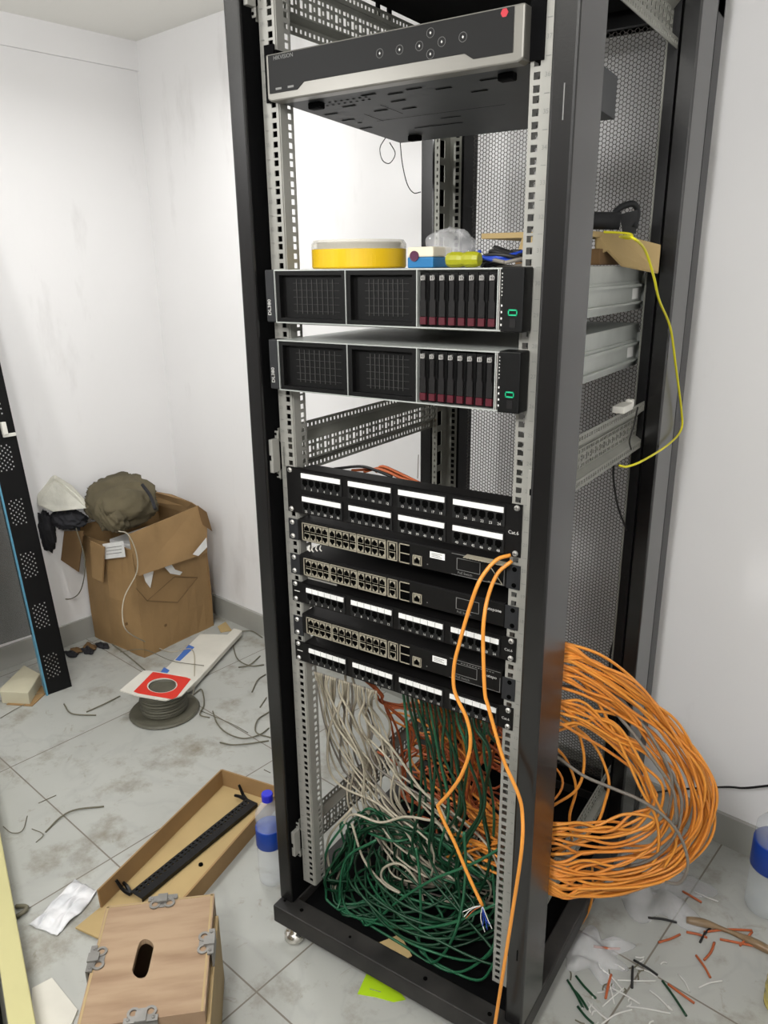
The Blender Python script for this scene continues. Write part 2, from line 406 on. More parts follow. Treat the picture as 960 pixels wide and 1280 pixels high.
# top frame and roof
b = MB(); b.box(-0.30, 0.30, -0.034, 0.02, PT, PT + 0.05); b.box(-0.30, 0.30, 0.70, 0.755, z(1.80), PT + 0.05)
b.box(-0.30, -0.268, 0.02, 0.70, PT, PT + 0.05); b.box(0.268, 0.30, 0.02, 0.70, PT, PT + 0.05)
rk(b, 'top_frame', 'black_steel')
rk(MB().box(-0.30, 0.30, -0.034, 0.755, PT + 0.05, PT + 0.055), 'roof_panel', 'black_steel')
b = MB().box(-0.25, 0.25, 0.28, 0.66, z(1.82), z(1.86)); t_ = rk(b, 'fan_tray', 'black_matte')
b = MB().box(-0.246, 0.246, 0.655, 0.662, z(1.822), z(1.834)); b.build('edge_strip', 'zinc', t_)
b = MB()
for i in range(4):
    b.lathe([(0.003, 0.0), (0.003, 0.004), (0.0001, 0.004)], (-0.17 + i * 0.03, 0.55, z(1.8155)), 8)
b.build('screw', 'screw_steel', t_)
# a pair of thin straps hanging beside the tray
rk(MB().box(-0.268, -0.262, 0.36, 0.368, z(1.80), PT).box(-0.268, -0.262, 0.40, 0.410, z(1.79), PT), 'hanging_strap', 'black_matte')
# rails
def rail(sx, front):
    Z0, Z1 = z(-0.006), z(1.875)
    vs = [Z0]; hole_rows = set()
    for n in range(42):
        for off in (0.00635, 0.022225, 0.0381):
            c = ZB + n * U + off; hole_rows.add(len(vs)); vs += [c - 0.0046, c + 0.0046]
    vs.append(Z1); rows = set()
    for j in range(len(vs) - 1):
        if j in hole_rows: rows.add(j)
    b = MB().use('zinc' if front else 'zinc_shaded'); th = 0.002
    xo = 0.2555; xi = 0.2225
    us = [0, xi * 0 + 0.0052, 0.0148, xo - xi]                      # from the inner edge outwards
    isrow = {j: ((j - 1) % 2 == 0 and 1 <= j < len(vs) - 1) for j in range(len(vs) - 1)}
    h = lambda i, j: i == 1 and isrow[j]
    if front:
        O = (sx * xi, 0.0, 0); b.grid(us, vs, h, O, (sx, 0, 0), (0, 0, 1), th)
        # web going back from the inner edge, with its own row of holes
        us2 = [0.002, 0.021, 0.031, 0.036]
        b.grid(us2, vs, lambda i, j: i == 1 and isrow[j], (sx * xi, 0, 0), (0, 1, 0), (0, 0, 1), th)
    else:
        O = (sx * xi, 0.642, 0); b.grid(us, vs, h, O, (sx, 0, 0), (0, 0, 1), th)
        vs3 = [Z0]; z_ = Z0 + 0.02
        while z_ < Z1 - 0.05: vs3 += [z_, z_ + 0.036]; z_ += 0.052
        vs3.append(Z1)
        b.grid([0, 0.020, 0.042, 0.0668], vs3, lambda i, j: i == 1 and j % 2 == 1, (sx * 0.2535, 0.575, 0), (0, 1, 0), (0, 0, 1), th)
        vs4 = [Z0]; z_ = Z0 + 0.01
        while z_ < Z1 - 0.02: vs4 += [z_, z_ + 0.006]; z_ += 0.0148
        vs4.append(Z1)
        b.grid([0, 0.005, 0.009, 0.013], vs4, lambda i, j: i == 1 and j % 2 == 1, (sx * 0.2535, 0.575, 0), (-sx, 0, 0), (0, 0, 1), th)
    o = rk(b, 'mounting_rail')
    if front:
        t = MB()
        for n in range(1, 43):
            add_text(t, str(n), 0.0085, (sx * 0.2478, -0.0024, ZB + (n - 0.5) * U))
            zz = ZB + n * U; t.box(sx * 0.2478 - 0.0035, sx * 0.2478 + 0.0035, -0.0026, -0.0021, zz - 0.0004, zz + 0.0004)
        t.build('number_marks', 'print_grey', o)
    return o
for sx in (-1, 1): rail(sx, True); rail(sx, False)
# perforated side braces between the posts
def brace(sx, zc, h=0.10, ya=0.0, yb=0.585):
    xs = sx * 0.262; L = yb - ya
    b = MB().use('zinc_shaded')
    def strip(z0, z1, x, rows, pitch, hw, hh, off=0.0):
        us = [0]; y = 0.012 + off
        while y < L - 0.012: us += [y, y + hw]; y += pitch
        us.append(L); vs = [z0]; 
        for r in rows: vs += [r - hh / 2, r + hh / 2]
        vs.append(z1)
        b.grid(us, vs, lambda i, j: i % 2 == 1 and j % 2 == 1, (x, ya, 0), (0, 1, 0), (0, 0, 1), 0.0016)
    strip(zc + h / 2 - 0.020, zc + h / 2, xs, [zc + h / 2 - 0.009], 0.0125, 0.006, 0.007)
    strip(zc - h / 2, zc - h / 2 + 0.018, xs, [zc - h / 2 + 0.009], 0.0125, 0.006, 0.007)
    xw = xs - sx * 0.012
    us = [0]; kinds = [0]; y = 0.012; kk = 0
    while y < L - 0.014: us += [y, y + (0.0085 if kk % 2 else 0.0055)]; kinds += [2 if kk % 2 else 1, 0]; y += 0.0125; kk += 1
    us.append(L); vs = [zc - h / 2 + 0.026, zc - 0.021, zc - 0.0145, zc - 0.0105, zc - 0.0075, zc - 0.0005, zc + 0.0025, zc + 0.0065, zc + 0.013, zc + h / 2 - 0.034]
    def hw_(i, j):
        k_ = kinds[i] if i < len(kinds) else 0
        return (k_ and j in (1, 7)) or (k_ == 2 and j in (3, 4, 5)) or (k_ == 1 and j == 4)
    b.grid(us, vs, hw_, (xw, ya, 0), (0, 1, 0), (0, 0, 1), 0.0016)
    # sloped lands between flange and web
    b.add([(xs, ya, zc + h / 2 - 0.020), (xs, yb, zc + h / 2 - 0.020), (xw, yb, zc + h / 2 - 0.034), (xw, ya, zc + h / 2 - 0.034)], [(0, 1, 2, 3)])
    b.add([(xs, ya, zc - h / 2 + 0.018), (xs, yb, zc - h / 2 + 0.018), (xw, yb, zc - h / 2 + 0.026), (xw, ya, zc - h / 2 + 0.026)], [(0, 1, 2, 3)])
    o = rk(b, 'side_brace')
    e = MB(); xa, xb = sorted((sx * 0.257, sx * 0.2645)); 
    xa, xb = sorted((sx * 0.256, sx * 0.285))
    e.box(xa, xb, -0.024, -0.0035, zc - 0.032, zc + 0.032)
    e.box(xa, xb, -0.006, -0.0035, zc - 0.046, zc + 0.046)
    e.build('end_bracket', 'zinc', o, bevel=0.003)
    for dz in (-0.04, 0.04):
        for dx in (0.262, 0.275): MB().lathe([(0.0001, -0.0065), (0.0028, -0.0065), (0.0028, -0.0058)], (sx * dx, 0, zc + dz), 8, 'y').build('bolt_hole', 'port_black', o)
    MB().box(*sorted((sx * 0.260, sx * 0.264)), -0.0248, -0.0238, zc - 0.008, zc + 0.002).build('bolt_hole', 'port_black', o)
    return o
brace(-1, z(0.998)); brace(1, z(1.010)); brace(-1, z(1.768)); brace(1, z(1.765)); brace(-1, z(0.108)); brace(1, z(0.108))
# rear mesh door
def mesh_door():
    d = MB().use('black_steel')
    d.box(-0.30, -0.240, 0.704, 0.760, z(-0.05), PT); d.box(0.240, 0.30, 0.702, 0.760, z(-0.05), PT)
    d.box(-0.24, 0.24, 0.715, 0.760, z(-0.05), z(0.0)); d.box(-0.24, 0.24, 0.715, 0.760, z(1.80), z(1.90))
    door = rk(d, 'rear_door')
    p = 0.0090; cw = p * 0.8660; ro = p / math.sqrt(3); ri = ro * 0.86
    nx = int(0.48 / cw) + 2; nz_ = int(1.80 / p) + 1
    V = []; F = []; yA, yB = 0.722, 0.7235
    ang = [math.radians(60 * k) for k in range(6)]
    for i in range(nx):
        x = -0.242 + i * cw
        for j in range(nz_):
            zz = z(0.0) + j * p + (p / 2 if i % 2 else 0)
            bs = len(V)
            for a in ang: V.append((x + ro * math.cos(a), yA, zz + ro * math.sin(a)))
            for a in ang: V.append((x + ri * math.cos(a), yA, zz + ri * math.sin(a)))
            for a in ang: V.append((x + ri * math.cos(a), yB, zz + ri * math.sin(a)))
            for a in ang: V.append((x + ro * math.cos(a), yB, zz + ro * math.sin(a)))
            for k in range(6):
                k2 = (k + 1) % 6
                F.append((bs + k, bs + 6 + k, bs + 6 + k2, bs + k2)); F.append((bs + 6 + k, bs + 12 + k, bs + 12 + k2, bs + 6 + k2)); F.append((bs + 12 + k, bs + 18 + k, bs + 18 + k2, bs + 12 + k2))
    m = MB(); m.v = V; m.f = F; m.m = [0] * len(F); m.mats = ['mesh_steel']
    m.build('mesh_panel', None, door)
    g = MB().box(0.2385, 0.2405, 0.700, 0.716, z(0.0), z(1.80)); g.build('seal_strip', 'zinc', door)
mat('mesh_steel', (88, 84, 80), 0.4)
mesh_door()
# earth wire loop on the rack? (thin wires hanging behind the recorder)
cable('thin_wire', [P(482, 172, 'y', 0.39), P(475, 185, 'y', 0.40), P(478, 200, 'y', 0.40), P(487, 204, 'y', 0.40), P(494, 192, 'y', 0.40), P(487, 178, 'y', 0.39)], 0.0010, 'black_cable', 'thin black wire loop hanging behind the recorder, left of the long one', 'wire')
cable('thin_wire', [P(500, 176, 'y', 0.40), P(503, 205, 'y', 0.40), P(509, 230, 'y', 0.40), P(517, 241, 'y', 0.41), P(526, 240, 'y', 0.42)], 0.0010, 'black_cable', 'thin black wire drooping from the recorder back to the rear post', 'wire')
# ---------------------------------------------------------------- video recorder at the top
def recorder():
    tilt = 0.036
    t = thing('video_recorder', 'black and silver video recorder with touch icons mounted at the top of the rack', 'recorder', (0, -0.022, z(1.592)))
    t.rotation_euler = (-tilt * 0, 0, 0)
    d = 0.395; sag = -tilt
    b = MB().use('nvr_under')                                     # chassis, slightly sagging to the back
    zb0, zb1 = 0.0, -0.016
    b.add([(-0.2195, 0.02, zb0 + 0.003), (0.2195, 0.02, zb0 + 0.003), (0.2195, d, zb1), (-0.2195, d, zb1), (-0.2195, 0.02, 0.066), (0.2195, 0.02, 0.066), (0.2195, d, 0.050), (-0.2195, d, 0.050)],
          [(0, 3, 2, 1), (4, 5, 6, 7), (0, 1, 5, 4), (2, 3, 7, 6), (1, 2, 6, 5), (0, 4, 7, 3)])
    ch = b.build('chassis', None, t)
    def under(y): return 0.003 + (zb1 - 0.003) * (y - 0.02) / (d - 0.02)
    e = MB()                                                      # vent slots and holes pressed in the underside
    def slot(x0, x1, y0, y1): e.add([(x0, y0, under(y0) - 0.0008), (x0, y1, under(y1) - 0.0008), (x1, y1, under(y1) - 0.0008), (x1, y0, under(y0) - 0.0008)], [(0, 1, 2, 3)])
    for k in range(9): slot(-0.17 + k * 0.012, -0.165 + k * 0.012, 0.055, 0.060); slot(-0.174 + k * 0.012, -0.169 + k * 0.012, 0.070, 0.075)
    for x, y in ((-0.13, 0.09), (-0.06, 0.045), (-0.02, 0.06), (-0.04, 0.10), (-0.10, 0.14), (-0.05, 0.15), (0.02, 0.05), (0.06, 0.07), (-0.19, 0.12), (-0.19, 0.17), (0.10, 0.11), (-0.20, 0.24), (0.14, 0.06)):
        slot(x - 0.014, x + 0.014, y, y + 0.006)
    for x, y, l in ((-0.08, 0.11, 0.07), (-0.14, 0.15, 0.06), (-0.12, 0.3, 0.0)): slot(x, x + 0.0015, y, y + l) if l else None
    slot(-0.12, -0.02, 0.285, 0.289); slot(-0.04, 0.0, 0.24, 0.244); slot(-0.15, 0.1, 0.205, 0.2065); slot(-0.19, -0.18, 0.2, 0.204)
    e.build('vent_slots', 'port_black', ch)
    for x, y in ((-0.165, 0.05), (0.175, 0.05), (-0.155, 0.345), (0.175, 0.345)):
        MB().box(x - 0.012, x + 0.012, y - 0.008, y + 0.008, under(y) - 0.010, under(y)).build('foot', 'black_matte', t, bevel=0.002)
    W = 0.2225
    b = MB().use('silver_bezel')
    b.prism([(-W, 0.068), (-W, 0.004), (-W + 0.008, 0.0), (W - 0.008, 0.0), (W, 0.004), (W, 0.068)], -0.004, 0.022)
    bz = b.build('front_bezel', None, t, bevel=0.0025)
    poly = [(-0.2165, 0.0655), (-0.2165, 0.0115), (-0.160, 0.0115), (-0.146, 0.021), (0.135, 0.021), (0.149, 0.0125), (0.2075, 0.0125), (0.2075, 0.0655)]
    g = MB().prism(poly[::-1], -0.0052, -0.0030); fp = g.build('front_panel', 'server_black', t)
    tx = MB().use('print_grey'); add_text(tx, 'HIKVISION', 0.0085, (-0.185, -0.0054, 0.0605))
    for x in (-0.197, -0.172): tx.box(x - 0.006, x + 0.006, -0.0056, -0.0053, 0.0155, 0.0185)
    tx.use('print_white')
    cs = [(0.037, 0.041), (0.071, 0.041), (0.104, 0.041), (0.142, 0.041), (0.172, 0.042), (0.123, 0.054), (0.123, 0.028)]
    cs = [(-0.003, 0.040), (0.031, 0.040), (0.064, 0.040), (0.100, 0.040), (0.133, 0.041), (0.082, 0.0535), (0.082, 0.0275)]
    for x, zz in cs:
        tx.use('print_grey'); tx.lathe([(0.0058, -0.0055), (0.0062, -0.0055), (0.0062, -0.0053), (0.0058, -0.0053)], (x, 0, zz), 16, 'y', closed=True)
        tx.use('print_white'); tx.prism([(x - 0.0015, zz), (x, zz - 0.002), (x + 0.0015, zz), (x, zz + 0.002)], -0.0056, -0.0053)
    tx.build('printed_marks', None, fp)
    l = MB().lathe([(0.0001, -0.0057), (0.0055, -0.0057), (0.0055, -0.0052)], (0.194, 0, 0.0600), 6, 'y'); l.build('status_light', 'logo_red', fp)  # red logo mark on the panel, not a lamp
    for sx in (-1, 1):
        xa, xb = sorted((sx * W, sx * 0.2425)); e = MB().box(xa, xb, 0.016, 0.0195, 0.004, 0.088); e.box(*sorted((sx * 0.2195, sx * 0.2255)), 0.0195, 0.12, 0.006, 0.08)
        e.build('ear', 'black_matte', t)
recorder()
# ---------------------------------------------------------------- rack servers
def server(name, label, zb, shelf_lip=True):
    t = thing(name, label, 'server', (0, 0, zb)); H = 0.0885; W = 0.2220
    b = MB().use('galvanised').box(-W, W, -0.004, 0.63, 0.0, H); ch = b.build('chassis', None, t, bevel=0.001)
    b = MB().use('galvanised').box(-W, W, -0.034, -0.004, 0.0, 0.002).box(-W, W, -0.034, -0.004, H - 0.002, H)
    for x in (-W + 0.001, -0.0705, 0.0645, 0.2005): b.box(x - 0.0008, x + 0.0008, -0.034, -0.004, 0.002, H - 0.002)
    b.build('front_cage', None, t)
    for x0, x1 in ((-0.2195, -0.0715), (-0.0695, 0.0635)):
        f = MB().use('server_black').box(x0, x1, -0.022, -0.008, 0.002, H - 0.002)
        f.box(x0, x1, -0.0325, -0.022, 0.002, 0.009); f.box(x0, x1, -0.0325, -0.022, H - 0.009, H - 0.002); f.box(x0, x0 + 0.008, -0.0325, -0.022, 0.009, H - 0.009); f.box(x1 - 0.008, x1, -0.0325, -0.022, 0.009, H - 0.009)
        bl = f.build('blank_cover', None, t)
        g = MB().use('rib_grey')
        for k in range(8): xx = x0 + 0.038 + k * (x1 - x0 - 0.06) / 8; g.box(xx, xx + 0.0008, -0.0235, -0.022, 0.016, H - 0.016)
        for k in range(5): zz = 0.02 + k * 0.0115; g.box(x0 + 0.03, x1 - 0.02, -0.0228, -0.022, zz, zz + 0.0004)
        g.build('grille_ribs', None, bl)
    pw = (0.198 - 0.0655) / 8
    car = None
    for k in range(8):
        xc = 0.0660 + (k + 0.5) * pw
        if car is None:
            c = MB().use('server_black').box(-pw / 2 + 0.0006, pw / 2 - 0.0006, -0.026, -0.006, 0.004, H - 0.006)
            c.use('carrier_grey').prism([(-0.0052, 0.018), (0.0052, 0.018), (0.0052, 0.040), (0.0035, 0.044), (0.0035, 0.070), (-0.0035, 0.070), (-0.0035, 0.044), (-0.0052, 0.040)], -0.0315, -0.026)
            car = c.build('drive_carrier', None, t); car.location = (xc, 0, 0)
            MB().box(-0.0052, 0.0052, -0.0320, -0.026, 0.006, 0.0172).build('release_button', 'dark_red', car)
            q = MB().use('print_dim').lathe([(0.0026, -0.032), (0.0036, -0.032), (0.0036, -0.031), (0.0026, -0.031)], (0, 0, 0.0745), 12, 'y', closed=True).box(-0.0008, 0.0008, -0.032, -0.026, 0.071, 0.079).box(-0.0052, -0.003, -0.0305, -0.026, 0.071, 0.078)
            q.build('status_ring', None, car)
        else:
            c = dup(car, t, loc=(xc, 0, 0))
            for g in list(car.children): dup(g, c)
    m = MB().use('server_black').box(0.2065, 0.2415, -0.036, -0.004, -0.001, H + 0.001); md = m.build('power_module', None, t, bevel=0.002)
    s = MB().use('screw_steel').box(0.2025, 0.2040, -0.034, -0.005, 0.002, H - 0.002); s.use('print_white')
    for k in range(7): s.box(0.2075, 0.2090, -0.0366, -0.0358, 0.05 + k * 0.005, 0.0515 + k * 0.005)
    for k in range(4): s.box(0.2075, 0.2095, -0.0366, -0.0358, 0.008 + k * 0.009, 0.011 + k * 0.009)
    s.build('status_lights', None, t)
    g = MB().use('logo_green')
    for dims in ((0.219, 0.2335, 0.0295, 0.0315), (0.219, 0.2335, 0.0225, 0.0245), (0.219, 0.2205, 0.0225, 0.0315), (0.232, 0.2335, 0.0225, 0.0315)): g.box(dims[0], dims[1], -0.0372, -0.0358, dims[2], dims[3])
    g.use('carrier_grey').box(0.222, 0.231, -0.0366, -0.0358, 0.006, 0.018); g.build('badge', None, md)
    e = MB().use('dark_plastic').box(-0.2425, -0.2225, -0.034, -0.0045, 0.001, H); ea = e.build('left_ear', None, t, bevel=0.002)
    x = MB().use('print_white'); add_text(x, 'DL380', 0.0100, (-0.2345, -0.0346, 0.026), rotv=True); x.build('model_marks', None, ea)
    r = MB().use('galvanised'); r.box(0.2222, 0.2255, 0.03, 0.60, 0.010, 0.058); r.box(0.2255, 0.2335, 0.03, 0.64, 0.014, 0.018); r.box(0.2255, 0.2335, 0.03, 0.64, 0.048, 0.053)
    r.box(0.2222, 0.2345, 0.62, 0.655, 0.006, 0.070); sr = r.build('slide_rail', None, t)
    MB().box(0.2256, 0.2262, 0.545, 0.585, 0.023, 0.044).build('sticker', 'white_paper', sr)
    r = MB().use('galvanised').box(-0.2255, -0.2222, 0.03, 0.60, 0.010, 0.058); r.build('slide_rail', None, t)
    if shelf_lip:
        p = MB().use('zinc').box(-W, 0.215, -0.008, 0.30, -0.0035, -0.0008); p.build('support_shelf', None, t)
    return t
server('rack_server', 'black two-unit rack server with eight red-tabbed drives, upper one, tools lying on it', z(1.2449))
server('rack_server', 'black two-unit rack server with eight red-tabbed drives, lower one, bare metal top', z(1.1275))
# ---------------------------------------------------------------- patch panels
GX = [(-0.203, -0.1125), (-0.0945, -0.0035), (0.0125, 0.1035), (0.120, 0.211)]
def port_mesh():
    p = MB().use('black_matte'); 
    p.use('port_black').prism([(-0.0055, -0.0035), (-0.0030, -0.0035), (-0.0030, -0.0062), (0.0030, -0.0062), (0.0030, -0.0035), (0.0055, -0.0035), (0.0055, 0.0040), (0.0035, 0.0062), (-0.0035, 0.0062), (-0.0055, 0.0040)], -0.0054, -0.0040)
    return p
PORT = port_mesh().build('port', None)
def screw(parent, x, zz, y=-0.0045):
    s = MB().use('screw_steel').lathe([(0.0001, y - 0.0035), (0.0030, y - 0.0035), (0.0048, y - 0.0015), (0.0050, y), (0.0050, y + 0.002)], (x, 0, zz), 12, 'y')
    s.use('print_black').box(x - 0.003, x + 0.003, y - 0.0038, y - 0.0034, zz - 0.0005, zz + 0.0005).box(x - 0.0005, x + 0.0005, y - 0.0038, y - 0.0034, zz - 0.003, zz + 0.003)
    return s.build('screw', None, parent, smooth=False)
def patch_panel(label, z0, h, rows, segd, txt, mount=(0, 1)):
    t = thing('patch_panel', label, 'patch panel', (0, 0, z0))
    b = MB().use('black_panel').box(-0.2415, 0.2415, -0.0045, -0.0025, 0, h); b.box(-0.218, 0.218, -0.0025, 0.045, 0.006, h - 0.004)
    b.box(-0.2415, 0.2415, -0.0045, 0.004, h - 0.002, h) if rows == 2 else b.box(-0.218, 0.218, -0.0045, 0.03, h - 0.002, h)
    pl_ = b.build('face_plate', None, t, bevel=0.0006)
    num = MB().use('print_white'); no = 0
    for r in range(rows):
        zt = h - 0.006 - r * 0.0455 if rows == 2 else h - 0.0065
        for gx0, gx1 in GX:
            m = MB().use('jack_grey').box(gx0 - 0.002, gx1 + 0.002, -0.0066, -0.0045, zt - 0.034, zt + 0.001); m.build('jack_block', None, t)
            s = MB().use('white_paper').box(gx0, gx1, -0.0085, -0.0066, zt - 0.0105, zt - 0.0015)
            if segd:
                s.use('print_grey')
                for k in range(1, 6): xx = gx0 + k * (gx1 - gx0) / 6; s.box(xx - 0.0004, xx + 0.0004, -0.0087, -0.0084, zt - 0.0105, zt - 0.0015)
            s.build('label_strip', None, t)
            for k in range(6):
                xx = gx0 + (k + 0.5) * (gx1 - gx0) / 6; no += 1
                dup(PORT, t, loc=(xx, -0.002, zt - 0.0195))
                add_text(num, str(no), 0.0062, (xx, -0.0068, zt - 0.0310))
    x_ = 0.228; add_text(num, txt, 0.0085 if rows == 2 else 0.0068, (0.228, -0.0047, h * 0.46))
    if rows == 1: num.box(-0.236, -0.222, -0.0049, -0.0046, h * 0.5, h * 0.5 + 0.0015)
    num.build('port_numbers', None, pl_)
    for sx in (-0.2325, 0.2325):
        screw(t, sx, 0.006); screw(t, sx, h - 0.006)
    return t
patch_panel('black 48-port patch panel with plain white label strips above the switches', z(0.889), 0.0885, 2, False, 'Cat.6')
patch_panel('black 24-port patch panel with segmented white strips, between the second and third switches', z(0.7010), 0.0440, 1, True, 'Cat.6')
patch_panel('black 24-port patch panel with segmented white strips, lowest unit above the loose cables', z(0.5690), 0.0440, 1, True, 'Cat.6')
bpy.data.objects.remove(PORT)
# ---------------------------------------------------------------- network switches
def rj(b, x, zz, up):
    s = 1 if up else -1
    poly = [(x - 0.0052, zz - s * 0.0045), (x + 0.0052, zz - s * 0.0045), (x + 0.0052, zz + s * 0.0020), (x + 0.0030, zz + s * 0.0020), (x + 0.0030, zz + s * 0.0042), (x + 0.0014, zz + s * 0.0042), (x + 0.0014, zz + s * 0.0060), (x - 0.0014, zz + s * 0.0060), (x - 0.0014, zz + s * 0.0042), (x - 0.0030, zz + s * 0.0042), (x - 0.0030, zz + s * 0.0020), (x - 0.0052, zz + s * 0.0020)]
    b.prism(poly if up else poly[::-1], -0.0086, -0.0076)
def switch(label, z0, brand, label_dx, strip, flap=False, earlow=0):
    t = thing('network_switch', label, 'switch', (0, 0, z0)); H = 0.0430
    b = MB().use('black_panel').box(-0.2185, 0.2185, -0.003, 0.28, 0, H).box(-0.2185, 0.2185, -0.006, -0.003, 0.0008, H - 0.0008); b.build('chassis', None, t, bevel=0.0008)
    def frame(x0, x1, nm='port_block', z0_=0.003, z1_=0.0385):
        f = MB().use('port_shield'); f.box(x0, x1, -0.0068, -0.0055, z0_, z1_)
        f.box(x0, x1, -0.008, -0.0068, z0_, z0_ + 0.0012).box(x0, x1, -0.008, -0.0068, z1_ - 0.0012, z1_).box(x0, x0 + 0.0012, -0.008, -0.0068, z0_, z1_).box(x1 - 0.0012, x1, -0.008, -0.0068, z0_, z1_)
        f.use('port_black').box(x0 + 0.0018, x1 - 0.0018, -0.0071, -0.0067, z0_ + 0.0020, z1_ - 0.0020)
        return f
    def tooth(f, x, zz, up):                       # grey shield around one jack opening
        f.use('port_shield').box(x - 0.0062, x + 0.0062, -0.0076, -0.0071, zz - 0.0066, zz + 0.0066)
        f.use('port_black'); rj(f, x, zz - (0.0008 if up else -0.0008), up)
    xs0 = -0.2065
    for g in range(3):
        x0 = xs0 + g * 0.0640 + (0.004 if g == 0 else 0.0); x0 = xs0 + g * 0.0645; x1 = x0 + 0.0625
        f = frame(x0, x1)
        off = 0.0045 if g == 0 else 0.0
        for c in range(4):
            xx = x0 + off + (c + 0.5) * (x1 - x0 - off) / 4
            for up in (True, False): tooth(f, xx, 0.0290 if up else 0.0125, up)
        f.build('port_block', None, t)
    f = frame(-0.0115, 0.0095)
    for up in (True, False): tooth(f, -0.001, 0.0290 if up else 0.0125, up)
    f.build('port_block', None, t)
    f = MB().use('port_shield')
    for zz in (0.003, 0.0205, 0.0372): f.box(0.0135, 0.0345, -0.0078, -0.0055, zz, zz + 0.0014)
    f.box(0.0135, 0.0150, -0.0078, -0.0055, 0.003, 0.0386); f.use('port_black').box(0.0150, 0.0345, -0.0064, -0.0058, 0.0045, 0.0372)
    f.build('fibre_slot', None, t)
    f = frame(0.0415, 0.0600, z0_=0.004, z1_=0.0225); tooth(f, 0.0508, 0.0135, True); f.build('console_port', None, t)
    p = MB().use('print_grey').lathe([(0.0001, -0.0064), (0.0012, -0.0064), (0.0012, -0.006)], (0.071, 0, 0.010), 8, 'y')
    xr0, xr1 = 0.128, 0.172
    for d in ((xr0, xr1, 0.033, 0.0337), (xr0, xr1, 0.0125, 0.0132), (xr0, xr0 + 0.001, 0.0125, 0.0337), (xr1 - 0.0008, xr1, 0.0125, 0.0337)): p.box(d[0], d[1], -0.0064, -0.006, d[2], d[3])
    add_text(p, 'PoE Switch', 0.0062, (0.144, -0.0064, 0.0075))
    if strip:
        p.box(0.118, 0.216, -0.0064, -0.006, 0.0400, 0.0407); p.box(0.118, 0.216, -0.0064, -0.006, 0.0022, 0.0028); p.box(0.2152, 0.216, -0.0064, -0.006, 0.0022, 0.030)
        for k in range(12): p.box(0.140 + k * 0.0055, 0.1432 + k * 0.0055, -0.0064, -0.006, 0.0360, 0.0372)
    if brand: p.use('print_white'); add_text(p, brand, 0.0080, (0.200, -0.0064, 0.028))
    pm = p.build('printed_marks', None, t)
    if label_dx is not None:
        s = MB().use('white_paper').box(label_dx, label_dx + 0.029, -0.0068, -0.006, 0.024, 0.0355); s.use('print_grey')
        for k in range(3): s.box(label_dx + 0.003, label_dx + 0.024 - 0.004 * (k % 2), -0.0071, -0.0068, 0.0265 + k * 0.0028, 0.0274 + k * 0.0028)
        s.build('sticker', None, t)
    if flap:
        s = MB().use('port_shield'); s.add([(0.148, -0.007, 0.0445), (0.150, -0.026, 0.046), (0.222, -0.024, 0.045), (0.222, -0.004, 0.0440), (0.148, -0.007, 0.0438), (0.150, -0.026, 0.0452), (0.222, -0.024, 0.0442), (0.222, -0.004, 0.0432)], [(0, 3, 2, 1), (4, 5, 6, 7), (0, 1, 5, 4), (1, 2, 6, 5), (2, 3, 7, 6), (3, 0, 4, 7)])
        s.build('loose_lid', None, t)
        s = MB().use('port_shield').tube([(0.188, -0.007, 0.034), (0.214, -0.0085, 0.005)], 0.0008, 5).tube([(0.188, -0.0085, 0.005), (0.214, -0.0085, 0.005)], 0.0005, 5); s.build('pull_tab', None, t)
    for sx in (-1, 1):
        xa, xb = sorted((sx * 0.2185, sx * 0.2425)); e = MB().use('dark_plastic').box(xa, xb, -0.0045, -0.0022, -0.001 + earlow, 0.041 + earlow); e.use('port_black')
        for zz in (0.006, 0.034): e.lathe([(0.0001, -0.0052), (0.0042, -0.0052), (0.0042, -0.004)], (sx * 0.2325, 0, zz + earlow), 12, 'y')
        e.build('ear', None, t, bevel=0.0015)
    if True: screw(t, -0.2325, 0.006 + earlow); screw(t, -0.2325, 0.034 + earlow)
    return t
switch('black 24-port network switch right below the 48-port patch panel, orange cables beside its right ear', z(0.8335), None, 0.076, True, True)
switch('black 24-port network switch, middle of the three, white brand word and no sticker', z(0.7610), 'utepone', None, False)
switch('black 24-port network switch between the two segmented-strip patch panels, lowest of the three', z(0.6350), 'utepo', 0.083, True, False, -0.008)
# short wires poking out between the switches
for k, (px, py) in enumerate(((387, 686), (391, 687), (396, 686), (401, 686))):
    a = P(px, py - 4, 'y', 0.0); b_ = P(px + 1, py + 3, 'y', -0.006)
    cable('wire_end', [a, (a + b_) / 2 + Vector((0, -0.004, 0)), b_], 0.0012 if k else 0.0022, 'white_plastic', 'short white wire stub sticking out under the upper switch ports', 'wire', 'white wire stubs under the upper switch', n=4)
box('shelf_bracket', 'zinc', (-0.205, -0.135, 0.002, 0.004, z(0.753), z(0.757)), None)
tag(bpy.data.objects['shelf_bracket'], 'thin bright metal strip under the left ports of the middle switch', 'bracket')
